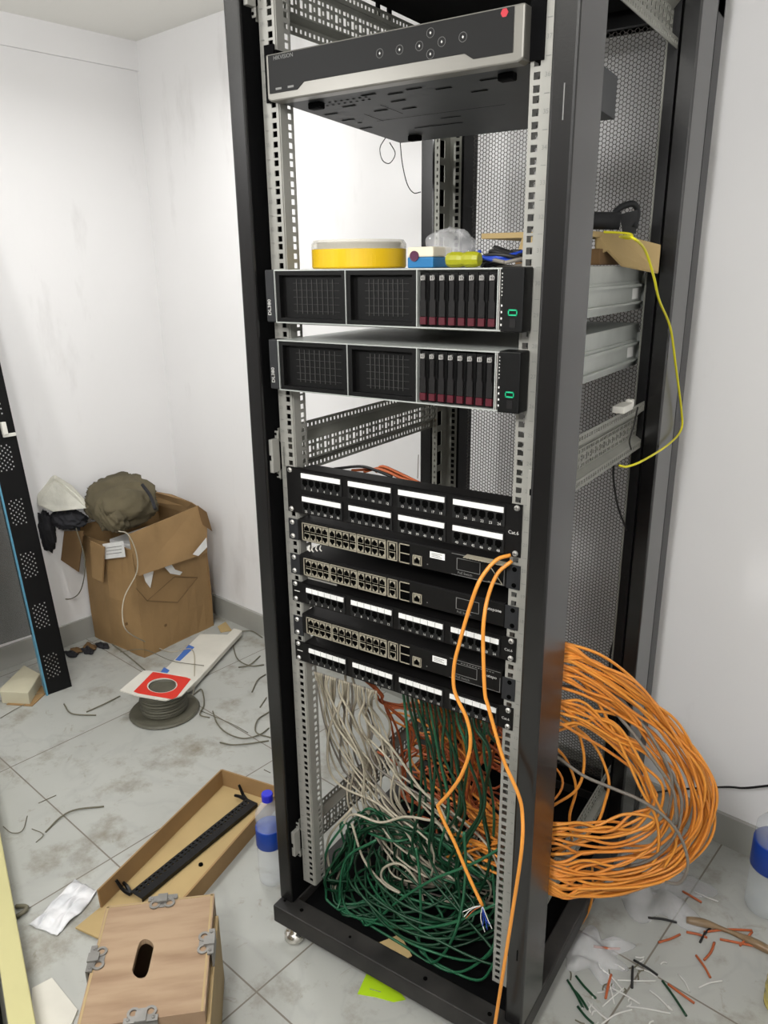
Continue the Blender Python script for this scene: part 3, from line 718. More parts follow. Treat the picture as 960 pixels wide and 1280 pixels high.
# ---------------------------------------------------------------- things lying on the upper server
ZT = z(1.2449) + 0.0885 + 0.0006
xl_, xr_ = P(399, 330, 'y', 0.075).x, P(502.5, 330, 'y', 0.075).x; TK = (xr_ - xl_) / 2 / 0.0885 * 0.93
t = thing('cable_tub', 'round yellow plastic tub with a clear lid on the upper server', 'tub', ((xl_ + xr_) / 2, 0.075, ZT)); t.scale = (TK, TK, 0.93)
oct_ = lambda r, c=(0, 0), n=28: [(c[0] + r * math.cos(2 * math.pi * k / n), c[1] + r * math.sin(2 * math.pi * k / n)) for k in range(n)]
MB().lathe([(0.0001, 0), (0.086, 0), (0.0885, 0.003), (0.0885, 0.034), (0.080, 0.036), (0.080, 0.005), (0.0001, 0.005)], seg=72).build('tub_body', 'yellow_plastic', t, smooth=False, bevel=0.001)
MB().lathe([(0.089, 0.034), (0.089, 0.043), (0.084, 0.050), (0.0001, 0.050)], seg=72).build('lid', 'clear_plastic', t)
c = MB().use('carrier_grey')
for k in range(5): c.lathe([(0.060 + 0.004 * k, 0.036), (0.063 + 0.004 * k, 0.036), (0.063 + 0.004 * k, 0.046), (0.060 + 0.004 * k, 0.046)], seg=24, closed=True)
c.use('cream_plastic').lathe([(0.0001, 0.036), (0.03, 0.036), (0.03, 0.047), (0.0001, 0.047)], seg=16)
c.build('coiled_tape', None, t)
MB().box(-0.098, -0.087, -0.004, 0.004, 0.026, 0.036).build('clip', 'black_matte', t)
t = thing('test_plug_box', 'small cream and blue box with a round purple hole on the upper server', 'box', (0.0, 0.02, ZT))
a = P(509, 336, 'y', 0.0); b2 = P(556, 336, 'y', 0.0)
def slab(x0, x1, y0, y1, z0, z1, name, m, par, bv=0.002): return MB().box(x0, x1, y0, y1, z0, z1).build(name, m, par, bevel=bv)
slab(0.0015 + 0.035, 0.001 + 0.082, -0.03, 0.03, 0.0, 0.016, 'lower_half', 'blue_plastic', t); slab(0.0365, 0.083, -0.03, 0.03, 0.016, 0.031, 'upper_half', 'cream_plastic', t)
MB().lathe([(0.0001, -0.0318), (0.0065, -0.0318), (0.0078, -0.0322), (0.0078, -0.030)], (0.050, 0, 0.0175), 20, 'y').build('port_hole', 'purple_dark', t)
t.location = (P(509, 330, 'y', -0.01).x - 0.0365, 0.02, ZT)
# crumpled clear bag
def crumple(name, c, r, m, seed, amp=0.25, label=None, cat='bag', nu=26, nv=16, flat=True):
    rr = random.Random(seed); V = []; F = []
    ph = [(rr.uniform(1, 5), rr.uniform(1, 5), rr.uniform(0, 6.3), rr.uniform(0, 6.3), rr.uniform(0.3, 1)) for _ in range(9)]
    for j in range(nv + 1):
        th = math.pi * j / nv
        for i in range(nu):
            a = 2 * math.pi * i / nu
            k = 1 + amp * sum(w_ * math.sin(p * a + s_) * math.sin(q * th + u_) for p, q, s_, u_, w_ in [(round(p), q, s_, u_, w_) for p, q, s_, u_, w_ in ph]) / 3 + rr.uniform(-0.03, 0.03)
            x, y, zz = r[0] * k * math.sin(th) * math.cos(a), r[1] * k * math.sin(th) * math.sin(a), r[2] * (k * math.cos(th))
            if flat: zz = max(zz, -r[2] * 0.7)
            V.append((x, y, zz + (r[2] * 0.7 if flat else 0)))
    for j in range(nv):
        for i in range(nu): F.append((j * nu + i, (j + 1) * nu + i, (j + 1) * nu + (i + 1) % nu, j * nu + (i + 1) % nu))
    b = MB(); b.add(V, F); o = b.build(name, m, smooth=True); o.location = c
    if label: tag(o, label, cat)
    return o
pb = P(558, 312, 'y', 0.05)
crumple('plastic_bag', (pb.x, 0.06, ZT + 0.012), (0.040, 0.04, 0.027), 'bag_clear', 3, 0.35, 'crumpled clear plastic bag behind the lime green plugs on the upper server')
for k, (px, w_) in enumerate(((570, 0.016), (589, 0.014))):
    q = P(px, 335, 'y', -0.012); bb = MB().use('lime_plastic').lathe([(0.0001, -0.014), (0.0095, -0.014), (0.0118, -0.006), (0.0118, 0.006), (0.0095, 0.014), (0.0001, 0.014)], seg=10, axis='x')
    o = bb.build('lime_plug', None, bevel=0.001); o.location = (q.x, -0.012, ZT + 0.0112)
    tag(o, ['lime green plastic plug on the upper server, beside the cream and blue box', 'lime green plastic plug on the upper server, beside the dark cable coil'][k], 'plug', 'lime green plugs')
# coil of dark and blue patch cord
cc = P(628, 322, 'y', 0.04)
for k, (m, dx, dz, rr_) in enumerate((('black_cable', 0, 0.004, 0.030), ('black_cable', 0.004, 0.009, 0.033), ('black_cable', 0.01, 0.014, 0.028), ('blue_bundle', -0.006, 0.012, 0.036), ('blue_bundle', -0.004, 0.016, 0.034), ('grey_cable', 0.005, 0.0035, 0.036), ('black_cable', 0.012, 0.020, 0.024))):
    pts = [(cc.x + dx + rr_ * 1.15 * math.cos(a), 0.05 + rr_ * 1.1 * math.sin(a), ZT + dz + 0.006 * math.sin(a * 1.5 + k) + 0.003) for a in [i * 0.45 + k for i in range(15)]]
    if k == 0: coil = thing('cable_coil', 'small tangled coil of black and blue cords on the upper server', 'cable', (cc.x, 0.05, ZT))
    o = MB().tube([Vector(p) - coil.location for p in spline(pts, 5)], 0.0032, 6).build('cord', m, coil, smooth=True)
# cardboard packaging behind
t = thing('cardboard_packaging', 'opened flat cardboard packaging lying on the back of the upper server', 'cardboard', (0.15, 0.4, ZT))
def quadslab(pts, th, name, m, par, bevel=0):
    """thin slab on the quad pts (world); thickness th along its normal"""
    p = [Vector(q) for q in pts]; n = (p[1] - p[0]).cross(p[2] - p[0]).normalized() * th
    o_ = par.location if par else Vector((0, 0, 0)); k = len(p)
    v = [q - o_ for q in p] + [q + n - o_ for q in p]
    f = [tuple(range(k))[::-1], tuple(range(k, 2 * k))] + [(i, (i + 1) % k, k + (i + 1) % k, k + i) for i in range(k)]
    return MB().add(v, f).build(name, m, par, bevel=bevel)
slab(-0.11, 0.058, -0.02, 0.18, 0.001, 0.030, 'lower_layer', 'cardboard_dark', t, 0.002)
slab(-0.145, 0.050, -0.10, 0.10, 0.050, 0.060, 'top_flap', 'cardboard_pale', t, 0.001)
quadslab([P(745, 289, 'y', 0.40), P(768, 291, 'y', 0.44), P(826, 306, 'y', 0.52), P(823, 340, 'y', 0.52), P(778, 331, 'y', 0.44), P(760, 312, 'y', 0.40), P(745, 318, 'y', 0.39)], 0.004, 'side_flap', 'cardboard_pale', t)
quadslab([P(655, 290, 'y', 0.25), P(672, 290, 'y', 0.26), P(672, 312, 'y', 0.26), P(648, 312, 'y', 0.25)], 0.004, 'front_flap', 'cardboard_pale', t)
# dark bracket with a looped handle on top
t = thing('grey_handle_bar', 'dark grey bar with a looped handle resting on the cardboard in the rack', 'tool', P(760, 280, 'y', 0.47))
tl = t.location
MB().tube([P(655, 275, 'y', 0.40) - tl, P(700, 276, 'y', 0.43) - tl, P(775, 276, 'y', 0.47) - tl], 0.0165, 10).build('bar', 'dark_plastic', t, smooth=True)
MB().tube([q - tl for q in spline([P(768, 266, 'y', 0.47), P(778, 258, 'y', 0.48), P(792, 255, 'y', 0.49), P(797, 266, 'y', 0.50), P(793, 285, 'y', 0.49)], 6)], 0.006, 8).build('handle', 'dark_plastic', t, smooth=True)
quadslab([P(775, 268, 'y', 0.48), P(797, 262, 'y', 0.49), P(795, 292, 'y', 0.49), P(778, 290, 'y', 0.48)], 0.01, 'end_plate', 'dark_plastic', t)
cable('yellow_patch_cord', [P(755, 290, 'y', 0.40), P(775, 291, 'y', 0.42), P(789, 293, 'y', 0.42), P(788, 298, 'y', 0.42), P(775, 296, 'y', 0.41), P(790, 297, 'x', 0.30), P(806, 312, 'x', 0.305), P(817, 345, 'x', 0.31), P(824, 375, 'x', 0.31), P(838, 410, 'x', 0.312), P(845, 460, 'x', 0.312), P(852, 515, 'x', 0.312), P(851, 538, 'x', 0.312), P(835, 556, 'x', 0.31), P(805, 575, 'x', 0.305), P(785, 583, 'x', 0.29), P(774, 582, 'x', 0.28)], 0.0024, 'yellow_cable', 'yellow patch cord drooping in a long arc at the right side of the rack')
t = thing('power_adapter', 'small white adapter sitting on the right perforated brace', 'adapter', (0.262, 0.42, z(1.0615)))
slab(-0.012, 0.012, -0.03, 0.03, 0, 0.014, 'body', 'white_plastic', t); slab(-0.006, 0.008, 0.034, 0.05, 0.002, 0.018, 'plug', 'white_plastic', t)
cable('thin_black_cord', [P(797, 509, 'x', 0.275), P(793, 530, 'x', 0.28), P(787, 550, 'x', 0.285), P(789, 562, 'x', 0.285)], 0.0016, 'black_cable', 'thin black cord hanging from the white adapter over the right brace')
cable('thin_black_cord', [P(767, 578, 'x', 0.25), P(767, 600, 'x', 0.25), P(773, 635, 'x', 0.25), P(784, 664, 'x', 0.25)], 0.0022, 'black_cable', 'thin black cord hanging in front of the mesh door below the right brace')
cable('thin_black_cord', [P(775, 788, 'y', 0.62), P(764, 812, 'y', 0.62), P(762, 845, 'y', 0.6), P(764, 870, 'y', 0.58)], 0.003, 'black_cable', 'short black cord in front of the lower mesh door above the orange bundle')
# cables on top of the 48-port panel
for k, (m, pts) in enumerate((('black_cable', [(418, 586), (450, 583), (470, 588), (490, 596)]), ('orange_red', [(440, 588), (475, 587), (500, 597), (520, 604)]), ('orange_red', [(470, 590), (478, 583), (500, 592), (525, 604)]), ('orange_red', [(455, 590), (480, 585), (510, 598), (532, 607)]))):
    cable('loose_cable', [P(u, v, 'y', 0.10 + 0.015 * k) for u, v in pts], 0.003, m, ['black cable lying over the top of the 48-port patch panel', 'orange-brown cable lying over the top of the 48-port patch panel'][min(k, 1)], 'cable', None if k == 0 else 'orange cables on top of the 48-port panel')
for k, px in enumerate((397, 522)):
    cable('thin_rod', [P(px, 588 + k * 10, 'y', 0.12), P(px + 1, 570, 'y', 0.12), P(px + (0 if k == 0 else -1) + k * 2, 560 if k == 0 else 572, 'y', 0.12)], 0.0008, 'grey_cable', ['thin grey wire standing up behind the left end of the 48-port panel', 'thin grey wire standing up behind the middle of the 48-port panel'][k], 'wire')
# ---------------------------------------------------------------- the two bright cables in front
c1 = [(638, 694), (622, 699), (607.5, 714), (596, 734), (583, 773), (574, 805), (568, 830), (567, 856), (572, 874), (583, 897), (588, 920), (586, 944), (575, 972), (560, 993), (549, 1005)]
dep = lambda k, n: -0.012 - 0.05 * min(1, k / 3)
cable('orange_patch_cable', [P(u, v, 'y', dep(k, 0) if k < 12 else -0.062 + 0.004 * (k - 12)) for k, (u, v) in enumerate(c1)] + [P(u, v, 'y', -0.054) for u, v in ((548, 1010), (556, 1029), (569, 1055), (584, 1091), (603, 1132))], 0.0033, 'orange_bright', 'bright orange cable hanging in front of the units, kinked, its end stripped to bare pairs', n=6, seg=8)
c2 = [(640, 701), (622, 717), (610, 746), (604.6, 778), (604, 809), (606, 864), (610, 882), (620.5, 920), (631, 954), (648, 993), (653, 1019), (652, 1062), (640.6, 1140), (630, 1208), (619, 1279), (616, 1300)]
cable('orange_patch_cable', [P(u, v, 'y', dep(k, 0) - (0.02 if k > 10 else 0)) for k, (u, v) in enumerate(c2)], 0.0033, 'orange_bright', 'bright orange cable hanging in front of the units, running unbroken down past the base', n=6, seg=8)
wt = thing('stripped_wire_pairs', 'frayed white and blue wire pairs at the end of the kinked orange cable', 'wire', P(603, 1132, 'y', -0.054))
for m, a_, b_ in (('print_white', (590, 1136), (580, 1146)), ('print_white', (592, 1134), (578, 1140)), ('blue_bundle', (606, 1145), (609, 1162)), ('print_white', (601, 1148), (606, 1165)), ('print_white', (610, 1150), (615, 1161)), ('blue_bundle', (607, 1148), (612, 1156)), ('orange_red', (592, 1138), (582, 1148)), ('blue_bundle', (604, 1150), (603, 1158))):
    MB().tube([q - wt.location for q in spline([P(603, 1132, 'y', -0.054), P(*a_, 'y', -0.056), P(*b_, 'y', -0.060)], 5)], 0.0009, 5).build('wire_pair', m, wt, smooth=True)
# ---------------------------------------------------------------- cable tangles
# white cables from the left of the lowest panel
def inr(p, zmin=-0.073):                                              # keep a point inside the rack and above its bottom panel
    return Vector((max(-0.221, min(0.221, p.x)) if p.y > -0.03 else p.x, p.y, max(p.z, z(zmin))))
for k in range(30):
    rr = random.Random(100 + k); f = k / 29; y0 = rr.uniform(0.035, 0.06); U0 = 388 + 82 * f
    d1, d2, d3 = rr.uniform(-14, 16), rr.uniform(-20, 24), rr.uniform(-30, 40)
    pts = [P(U0, 838 + 26 * f, 'y', 0.03), P(U0 + rr.uniform(-3, 3), 856 + 26 * f, 'y', y0), P(U0 + 8 + d1, 905, 'y', y0 + rr.uniform(0.0, 0.05)), P(U0 + 24 + d2, 955, 'y', y0 + rr.uniform(0.01, 0.08)),
           P(U0 + 50 + d3, 1005, 'y', y0 + rr.uniform(0.02, 0.10)), P(U0 + 85 + d3 + rr.uniform(-20, 30), 1055, 'y', y0 + rr.uniform(0.04, 0.12)), P(U0 + 110 + d3 + rr.uniform(-30, 50), 1100, 'y', y0 + rr.uniform(0.05, 0.12))]
    pts = [inr(p) for p in pts] + [Vector((rr.uniform(-0.12, 0.15), rr.uniform(0.2, 0.32), z(-0.06))), Vector((rr.uniform(-0.1, 0.1), rr.uniform(0.35, 0.5), z(-0.07)))]
    cable('white_cable', pts, 0.0024, 'white_cable' if k % 6 else 'grey_cable', 'off-white cable falling from the lowest patch panel into the tangle', 'cable', 'off-white cables under the lowest patch panel', n=7)
for k, (pts, lab) in enumerate((
    ([(432, 836), (430, 868), (415, 900), (402, 930), (406, 962), (430, 985), (470, 1003), (500, 1030), (520, 1060)], 'off-white cable bowing out to the left rail under the lowest patch panel'),
    ([(440, 845), (455, 895), (490, 935), (525, 985), (548, 1007), (560, 1030)], 'off-white cable running straight down to the kink of the orange cable'),
    ([(425, 1040), (440, 1018), (475, 1028), (505, 1021), (530, 1024), (548, 1030), (560, 1050)], 'off-white cable crossing level below the kink of the orange cable'),
    ([(440, 1010), (410, 1050), (398, 1088), (402, 1110), (416, 1112), (424, 1092), (440, 1070)], 'off-white cable curled at the foot of the left rail'),
    ([(440, 1030), (455, 1075), (480, 1105), (500, 1116), (478, 1100), (480, 1085), (500, 1080), (520, 1100), (530, 1130)], 'off-white cable making a small loop low in the green tangle'))):
    cable('white_cable', [inr(P(u, v, 'y', 0.045 + 0.006 * i)) for i, (u, v) in enumerate(pts)], 0.0028, 'white_cable', lab, 'cable', n=7)
# green cables
for k in range(20):
    rr = random.Random(300 + k); f = k / 19; U0 = 503 + 105 * f; V0 = 868 + 34 * f; y0 = rr.uniform(0.035, 0.07)
    pts = [P(U0, V0 - 6, 'y', 0.03), P(U0 + 3, V0 + 14, 'y', y0), P(U0 + 10 + rr.uniform(-8, 12), 945, 'y', y0 + rr.uniform(0.0, 0.05)), P(U0 + 16 + rr.uniform(-14, 16), 1010, 'y', y0 + rr.uniform(0.0, 0.08)), P(U0 + 10 + rr.uniform(-30, 20), 1075, 'y', y0 + rr.uniform(0.02, 0.10))]
    pts = [inr(p) for p in pts]
    cxx, cyy = rr.uniform(-0.07, 0.07), rr.uniform(0.13, 0.2); lr = rr.uniform(0.09, 0.19); a0 = rr.uniform(-0.8, 0.6); tilt = rr.uniform(-0.35, 0.5); zc_ = rr.uniform(-0.04, 0.06)
    for i in range(rr.choice((5, 6, 7))):
        a = a0 - i * 0.8; e = 1 + rr.uniform(-0.12, 0.12)
        x, y = cxx + lr * e * math.cos(a), cyy + lr * 0.9 * e * math.sin(a)
        pts.append(inr(Vector((x, max(0.0, y), z(zc_ + tilt * (y - cyy) + tilt * 0.3 * (x - cxx) + rr.uniform(-0.015, 0.015))))))
    pts.append(Vector((rr.uniform(-0.15, 0.15), rr.uniform(0.25, 0.4), z(-0.07))))
    cable('green_cable', pts, 0.0029, 'green_cable' if k % 6 else 'green_cable_pale', 'green cable dropping from the lowest patch panel and coiling on the rack bottom', 'cable', 'green cables coiled in the rack bottom', n=8)
for k in range(13):                                                     # the arching knot of green at the left
    rr = random.Random(360 + k); j = lambda q=8: rr.uniform(-q, q)
    pts = [(640, 1075 + j(40), 0.16), (600 + j(12), 1085 + j(25), 0.14), (550 + j(15), 1060 + j(18), 0.11), (500 + j(12), 1040 + j(14), 0.09), (462 + j(16), 1026 + j(16), 0.085), (438 + j(14), 1042 + j(16), 0.08), (424 + j(16), 1072 + j(14), 0.065), (424 + j(16), 1115 + j(14), 0.05), (440 + j(14), 1150 + j(14), 0.04), (500 + j(16), 1165 + j(16), 0.05), (560 + j(20), 1150 + j(14), 0.10)]
    n_ = rr.choice((8, 9, 11)); pts = [inr(P(u, v, 'y', y + rr.uniform(-0.02, 0.03))) for u, v, y in pts[:n_]] + [Vector((rr.uniform(-0.1, 0.1), 0.3, z(-0.07)))]
    cable('green_cable', pts, 0.0028, 'green_cable' if k % 5 else 'green_cable_pale', 'green cable dropping from the lowest patch panel and coiling on the rack bottom', 'cable', 'green cables coiled in the rack bottom', n=7)
gl = [([(640, 1058), (590, 1080), (540, 1100), (500, 1125), (470, 1150), (458, 1170), (452, 1150)], 'pale green cable slanting across the middle of the green tangle'),
      ([(470, 1050), (432, 1075), (425, 1130), (440, 1170), (470, 1205), (505, 1215), (540, 1205), (565, 1175), (578, 1130), (582, 1080), (580, 1040)], 'green cable making the biggest front loop over the rack base'),
      ([(430, 1030), (402, 1065), (400, 1110), (412, 1145), (440, 1160), (500, 1160), (560, 1155), (620, 1130)], 'green cable sweeping low around the foot of the left rail'),
      ([(520, 1060), (524, 1090), (526, 1140), (524, 1180), (530, 1210), (560, 1230), (600, 1225), (622, 1200)], 'green cable curving down the middle front of the tangle'),
      ([(630, 960), (632, 1000), (634, 1100), (628, 1150), (612, 1190), (575, 1215), (540, 1205), (520, 1170)], 'green cable running down along the right rail and curling forward')]
for pts, lab in gl:
    cable('green_cable', [inr(P(u, v, 'y', max(0.0, 0.045 - 0.004 * i))) for i, (u, v) in enumerate(pts)], 0.003, 'green_cable_pale', lab, 'cable', n=8)
# orange bundle bulging out at the right side
outer = [(686, 806, .085), (745, 822, .14), (800, 862, .20), (848, 912, .26), (884, 968, .30), (886, 1032, .30), (850, 1086, .27), (790, 1110, .21), (735, 1113, .15), (686, 1110, .10)]
inner = [(686, 900, .085), (722, 915, .13), (755, 935, .18), (785, 960, .22), (804, 985, .24), (806, 1005, .24), (790, 1022, .22), (760, 1032, .18), (725, 1036, .14), (686, 1036, .10)]
for k in range(33):
    rr = random.Random(500 + k); s = rr.random() ** 0.7; s2 = min(1, max(0, s + rr.uniform(-0.6, 0.6))); dy = rr.uniform(-0.04, 0.04); pts = []; j = 8
    for i, (o_, n_) in enumerate(zip(outer, inner)):
        f_ = s + (s2 - s) * (0.5 - 0.5 * math.cos(math.pi * i / 9)); e_ = min(i, 9 - i) / 4.5
        pts.append(P(n_[0] + (o_[0] - n_[0]) * f_ + rr.uniform(-j, j) * e_, n_[1] + (o_[1] - n_[1]) * f_ + rr.uniform(-j, j), 'y', n_[2] + (o_[2] - n_[2]) * f_ + dy * e_))
    pts = [Vector((rr.uniform(0.05, 0.16), 0.09, z(0.60)))] + pts + [Vector((rr.uniform(0.05, 0.15), rr.uniform(0.10, 0.2), z(rr.uniform(0.12, 0.25))))]
    cable('orange_cable', pts, 0.0029, 'orange_cable' if k % 3 else 'orange_bright', 'orange cable of the thick bundle bulging out of the right side of the rack', 'cable', 'orange cables bulging from the rack side', n=8)
hand = [[(690, 800, .09), (745, 816, .15), (785, 843, .20), (820, 880, .24), (850, 915, .27), (875, 945, .29), (895, 985, .30), (892, 1020, .30), (872, 1060, .29), (845, 1092, .26), (800, 1108, .2), (690, 1112, .1)],
        [(690, 885, .09), (735, 888, .14), (765, 892, .18), (800, 905, .22), (825, 940, .24), (845, 985, .26), (850, 1030, .26), (835, 1070, .25), (790, 1100, .2), (740, 1105, .15), (690, 1085, .1)],
        [(700, 1168, .33), (712, 1165, .34), (726, 1155, .35), (737, 1135, .35), (741, 1112, .34), (740, 1080, .33)],
        [(690, 870, .15), (716, 900, .18), (730, 945, .2), (722, 985, .2), (690, 1008, .18)], [(690, 890, .15), (738, 925, .2), (760, 970, .22), (757, 1000, .22), (740, 1038, .2), (690, 1070, .16)],
        [(690, 930, .2), (708, 950, .22), (720, 985, .22), (712, 1020, .22), (715, 1050, .22)], [(690, 1050, .12), (740, 1035, .16), (780, 1018, .2), (815, 1022, .22), (812, 1035, .22), (780, 1040, .2), (690, 1062, .12)],
        [(690, 915, .1), (760, 900, .17), (800, 950, .2), (820, 1000, .22), (845, 1050, .24), (830, 1085, .23)], [(690, 825, .1), (735, 860, .15), (770, 920, .18), (800, 985, .2), (822, 1030, .22), (815, 1080, .22), (760, 1096, .18), (690, 1095, .1)]]
for k, pts in enumerate(hand):
    lab_ = {0: 'outermost orange cable of the side bundle, reaching farthest right', 2: 'short orange cable loop hanging lowest beside the rack base, under the side bundle'}.get(k)
    cable('orange_cable', [P(u, v, 'y', y) for u, v, y in pts], 0.003, 'orange_bright', lab_ or 'orange cable of the thick bundle bulging out of the right side of the rack', 'cable', None if lab_ else 'orange cables bulging from the rack side', n=8)
for k, (pts, yy) in enumerate((([(690, 942), (702, 950), (730, 970), (765, 985), (800, 1000), (830, 1020), (850, 1045), (860, 1080), (850, 1103), (832, 1103)], 0.15), ([(690, 856), (760, 865), (790, 890), (820, 930), (840, 975), (835, 1020)], 0.19), ([(690, 1068), (745, 1080), (800, 1080), (840, 1050), (852, 1000), (830, 950)], 0.20), ([(760, 880), (790, 915), (820, 955), (842, 990), (845, 1030)], 0.18))):
    cable('grey_cable', [P(u, v, 'y', yy + 0.008 * min(i, 6)) for i, (u, v) in enumerate(pts)], 0.0032, 'grey_cable', ['grey cable hooking out lowest beyond the orange bundle', 'grey cable threaded through the upper half of the orange bundle', 'grey cable threaded through the lower half of the orange bundle', 'grey cable slanting over the middle of the orange bundle'][k], 'cable')
q4 = [inr(P(u, v, 'z', z(-0.0765))) for u, v in ((470, 1180), (500, 1168), (515, 1195), (492, 1208), (478, 1198))]; qc = sum(q4, Vector()) / 5
o = MB().prism([(p.x - qc.x, p.y - qc.y) for p in q4], 0, 0.002, 'z').build('cardboard_scrap', 'cardboard_pale'); o.location = (qc.x, qc.y, z(-0.0775)); tag(o, 'tan cardboard scrap on the rack bottom under the green loops', 'cardboard')
# orange tangle inside the rack
for k in range(40):
    rr = random.Random(700 + k); cx_, cz_ = rr.uniform(-0.13, 0.09), rr.uniform(0.06, 0.34); cy_ = rr.uniform(0.26, 0.42); ra = rr.uniform(0.05, 0.12); a0 = rr.uniform(0, 6.28); sg = rr.choice((-1, 1))
    pts = [(rr.uniform(-0.12, 0.15), 0.08, z(0.57)), (rr.uniform(-0.1, 0.15), 0.2, z(0.50))]
    for i in range(7):
        a = a0 + sg * i * 0.9; pts.append((cx_ + ra * 1.2 * math.cos(a) + rr.uniform(-0.012, 0.012), cy_ + 0.06 * math.sin(a * 0.7), z(cz_ + ra * 0.55 * math.sin(a) + rr.uniform(-0.015, 0.015))))
    cable('orange_cable', pts, 0.0028, 'orange_red' if k % 4 else 'orange_cable', 'orange cable tangled deep inside the rack behind the green ones', 'cable', 'orange cables tangled inside the rack', n=6)
for k in range(8):
    rr = random.Random(760 + k)
    pts = [P(452 + rr.uniform(0, 12), 848, 'y', 0.05), P(470 + rr.uniform(-4, 8), 868, 'y', 0.08), P(490 + rr.uniform(-10, 10), 882 + rr.uniform(-4, 6), 'y', 0.13), P(540 + rr.uniform(-10, 10), 888 + rr.uniform(-12, 12), 'y', 0.18), P(590, 900 + rr.uniform(-20, 20), 'y', 0.22)] if k < 4 else \
          [P(480, 878, 'y', 0.12), P(505 + rr.uniform(-15, 12), 915, 'y', 0.2), P(rr.uniform(490, 510), 960, 'y', 0.24), P(rr.uniform(505, 530), 1000, 'y', 0.24), P(570, 1005, 'y', 0.22)]
    cable('orange_cable', pts, 0.0028, 'orange_red', 'orange cable tangled deep inside the rack behind the green ones', 'cable', 'orange cables tangled inside the rack', n=6)
# black power cord running along the wall behind
cable('wall_cord', [(0.26, 0.66, 0.10), (0.33, 0.79, 0.11), P(900, 984, 'y', 0.80), P(930, 985, 'y', 0.80), P(962, 982, 'y', 0.79), P(1040, 975, 'y', 0.78), (1.2, 0.72, 0.35)], 0.003, 'black_cable', 'black cord stretching right from the rack in front of the back wall', n=8)
# ---------------------------------------------------------------- cardboard box with a bag in the corner
F_ = lambda u, v, h=0.0: P(u, v, 'z', h)
bx = thing('cardboard_box', 'large open cardboard carton with torn flaps in the far left corner', 'box', (-1.80, 0.86, 0))
bl = bx.location; HB = 0.50
fl, fr, br, bk = Vector((-1.966, 0.70, 0)), Vector((-1.64, 0.69, 0)), Vector((-1.62, 1.05, 0)), Vector((-1.93, 1.07, 0))
def wallq(a, b_, h, th, name, m, par, lean=0.0):
    d = (b_ - a).normalized(); n = Vector((d.y, -d.x, 0)); mid = 0.012
    g = MB(); V = []
    for i in range(9):
        f = i / 8
        for j in range(5):
            q = j / 4; bul = mid * math.sin(math.pi * f) * math.sin(math.pi * q) + 0.004 * math.sin(9 * f + 5 * q)
            V.append(a.lerp(b_, f) + n * (bul + lean * q) + Vector((0, 0, h * q)) - par.location)
    for i in range(9):
        for j in range(5): V.append(V[i * 5 + j] - n * th)
    F = []
    for i in range(8):
        for j in range(4):
            p = i * 5 + j; F.append((p, p + 5, p + 6, p + 1)); F.append((p + 45, p + 46, p + 51, p + 50))
    for i in range(8):
        F.append((i * 5 + 4, i * 5 + 9, i * 5 + 54, i * 5 + 49)); F.append((i * 5, i * 5 + 45, i * 5 + 50, i * 5 + 5))
    for j in range(4): F.append((j, j + 1, j + 46, j + 45)); F.append((40 + j, 85 + j, 86 + j, 41 + j))
    return g.add(V, F).build(name, m, par)
wallq(fl, fr, 0.46, 0.006, 'side', 'cardboard', bx); wallq(fr, br, HB, 0.006, 'side', 'cardboard', bx); wallq(br, bk, HB, 0.006, 'side', 'cardboard', bx); wallq(bk, fl, HB, 0.006, 'side', 'cardboard', bx)
quadslab([fl, fr, br, bk], 0.005, 'bottom', 'cardboard', bx)
up = lambda p, h: p + Vector((0, 0, h))
# flaps
quadslab([P(160, 668, 'x', -1.60), P(172, 720, 'x', -1.575), P(213, 706, 'x', -1.572), P(258, 691, 'x', -1.575), P(258, 655, 'x', -1.60), P(247, 632, 'x', -1.615)], 0.005, 'flap', 'cardboard', bx)
quadslab([P(181, 612, 'y', 1.06), P(184, 627, 'y', 1.05), P(228, 640, 'y', 1.04), P(249, 634, 'x', -1.62), P(240, 628, 'x', -1.64), P(215, 618, 'y', 1.06)], 0.005, 'flap', 'cardboard', bx)
quadslab([P(247, 632, 'x', -1.61), P(252, 655, 'x', -1.60), P(265, 664, 'x', -1.58), P(258, 640, 'x', -1.59)], 0.004, 'flap', 'cardboard_dark', bx)
quadslab([P(112, 676, 'y', 0.665), P(130, 684, 'y', 0.66), P(128, 728, 'y', 0.655), P(115, 722, 'y', 0.66)], 0.005, 'flap', 'cardboard', bx)
quadslab([P(80, 664, 'y', 0.62), P(104, 664, 'y', 0.64), P(98, 715, 'y', 0.62), P(76, 700, 'y', 0.61)], 0.005, 'flap', 'cardboard_dark', bx)
# torn white paper and a printed cube drawing on the side
pp = MB().use('white_paper')
for poly in ([(179, 717), (192, 714), (188, 735), (182, 727)], [(205, 708), (214, 705), (219, 712), (228, 715), (225, 719), (213, 717)], [(241, 693), (258, 672), (259, 684), (248, 695)]):
    q = [P(u, v, 'x', -1.6115 if u < 235 else -1.562) - bl for u, v in poly]; pp = MB().use('white_paper'); pp.add(q + [a - Vector((0.001, 0, 0)) for a in q], [tuple(range(len(q))), tuple(range(len(q), 2 * len(q)))[::-1]]); pp.build('torn_paper', None, bx)
pd = MB().use('cardboard_dark')
for a_, b_ in (((184, 751), (218, 721)), ((218, 721), (247, 722)), ((247, 722), (222, 753)), ((222, 753), (184, 751)), ((184, 751), (170, 735))):
    A, B = P(*a_, 'x', -1.6115) - bl, P(*b_, 'x', -1.6115) - bl; pd.tube([A, B], 0.0015, 4)
for u, v in ((207, 782), (158, 780)):
    A = P(u, v, 'x', -1.6125) - bl; pd.box(A.x - 0.001, A.x + 0.001, A.y - 0.006, A.y + 0.006, A.z - 0.004, A.z + 0.006)
pd.build('printed_drawing', None, bx)
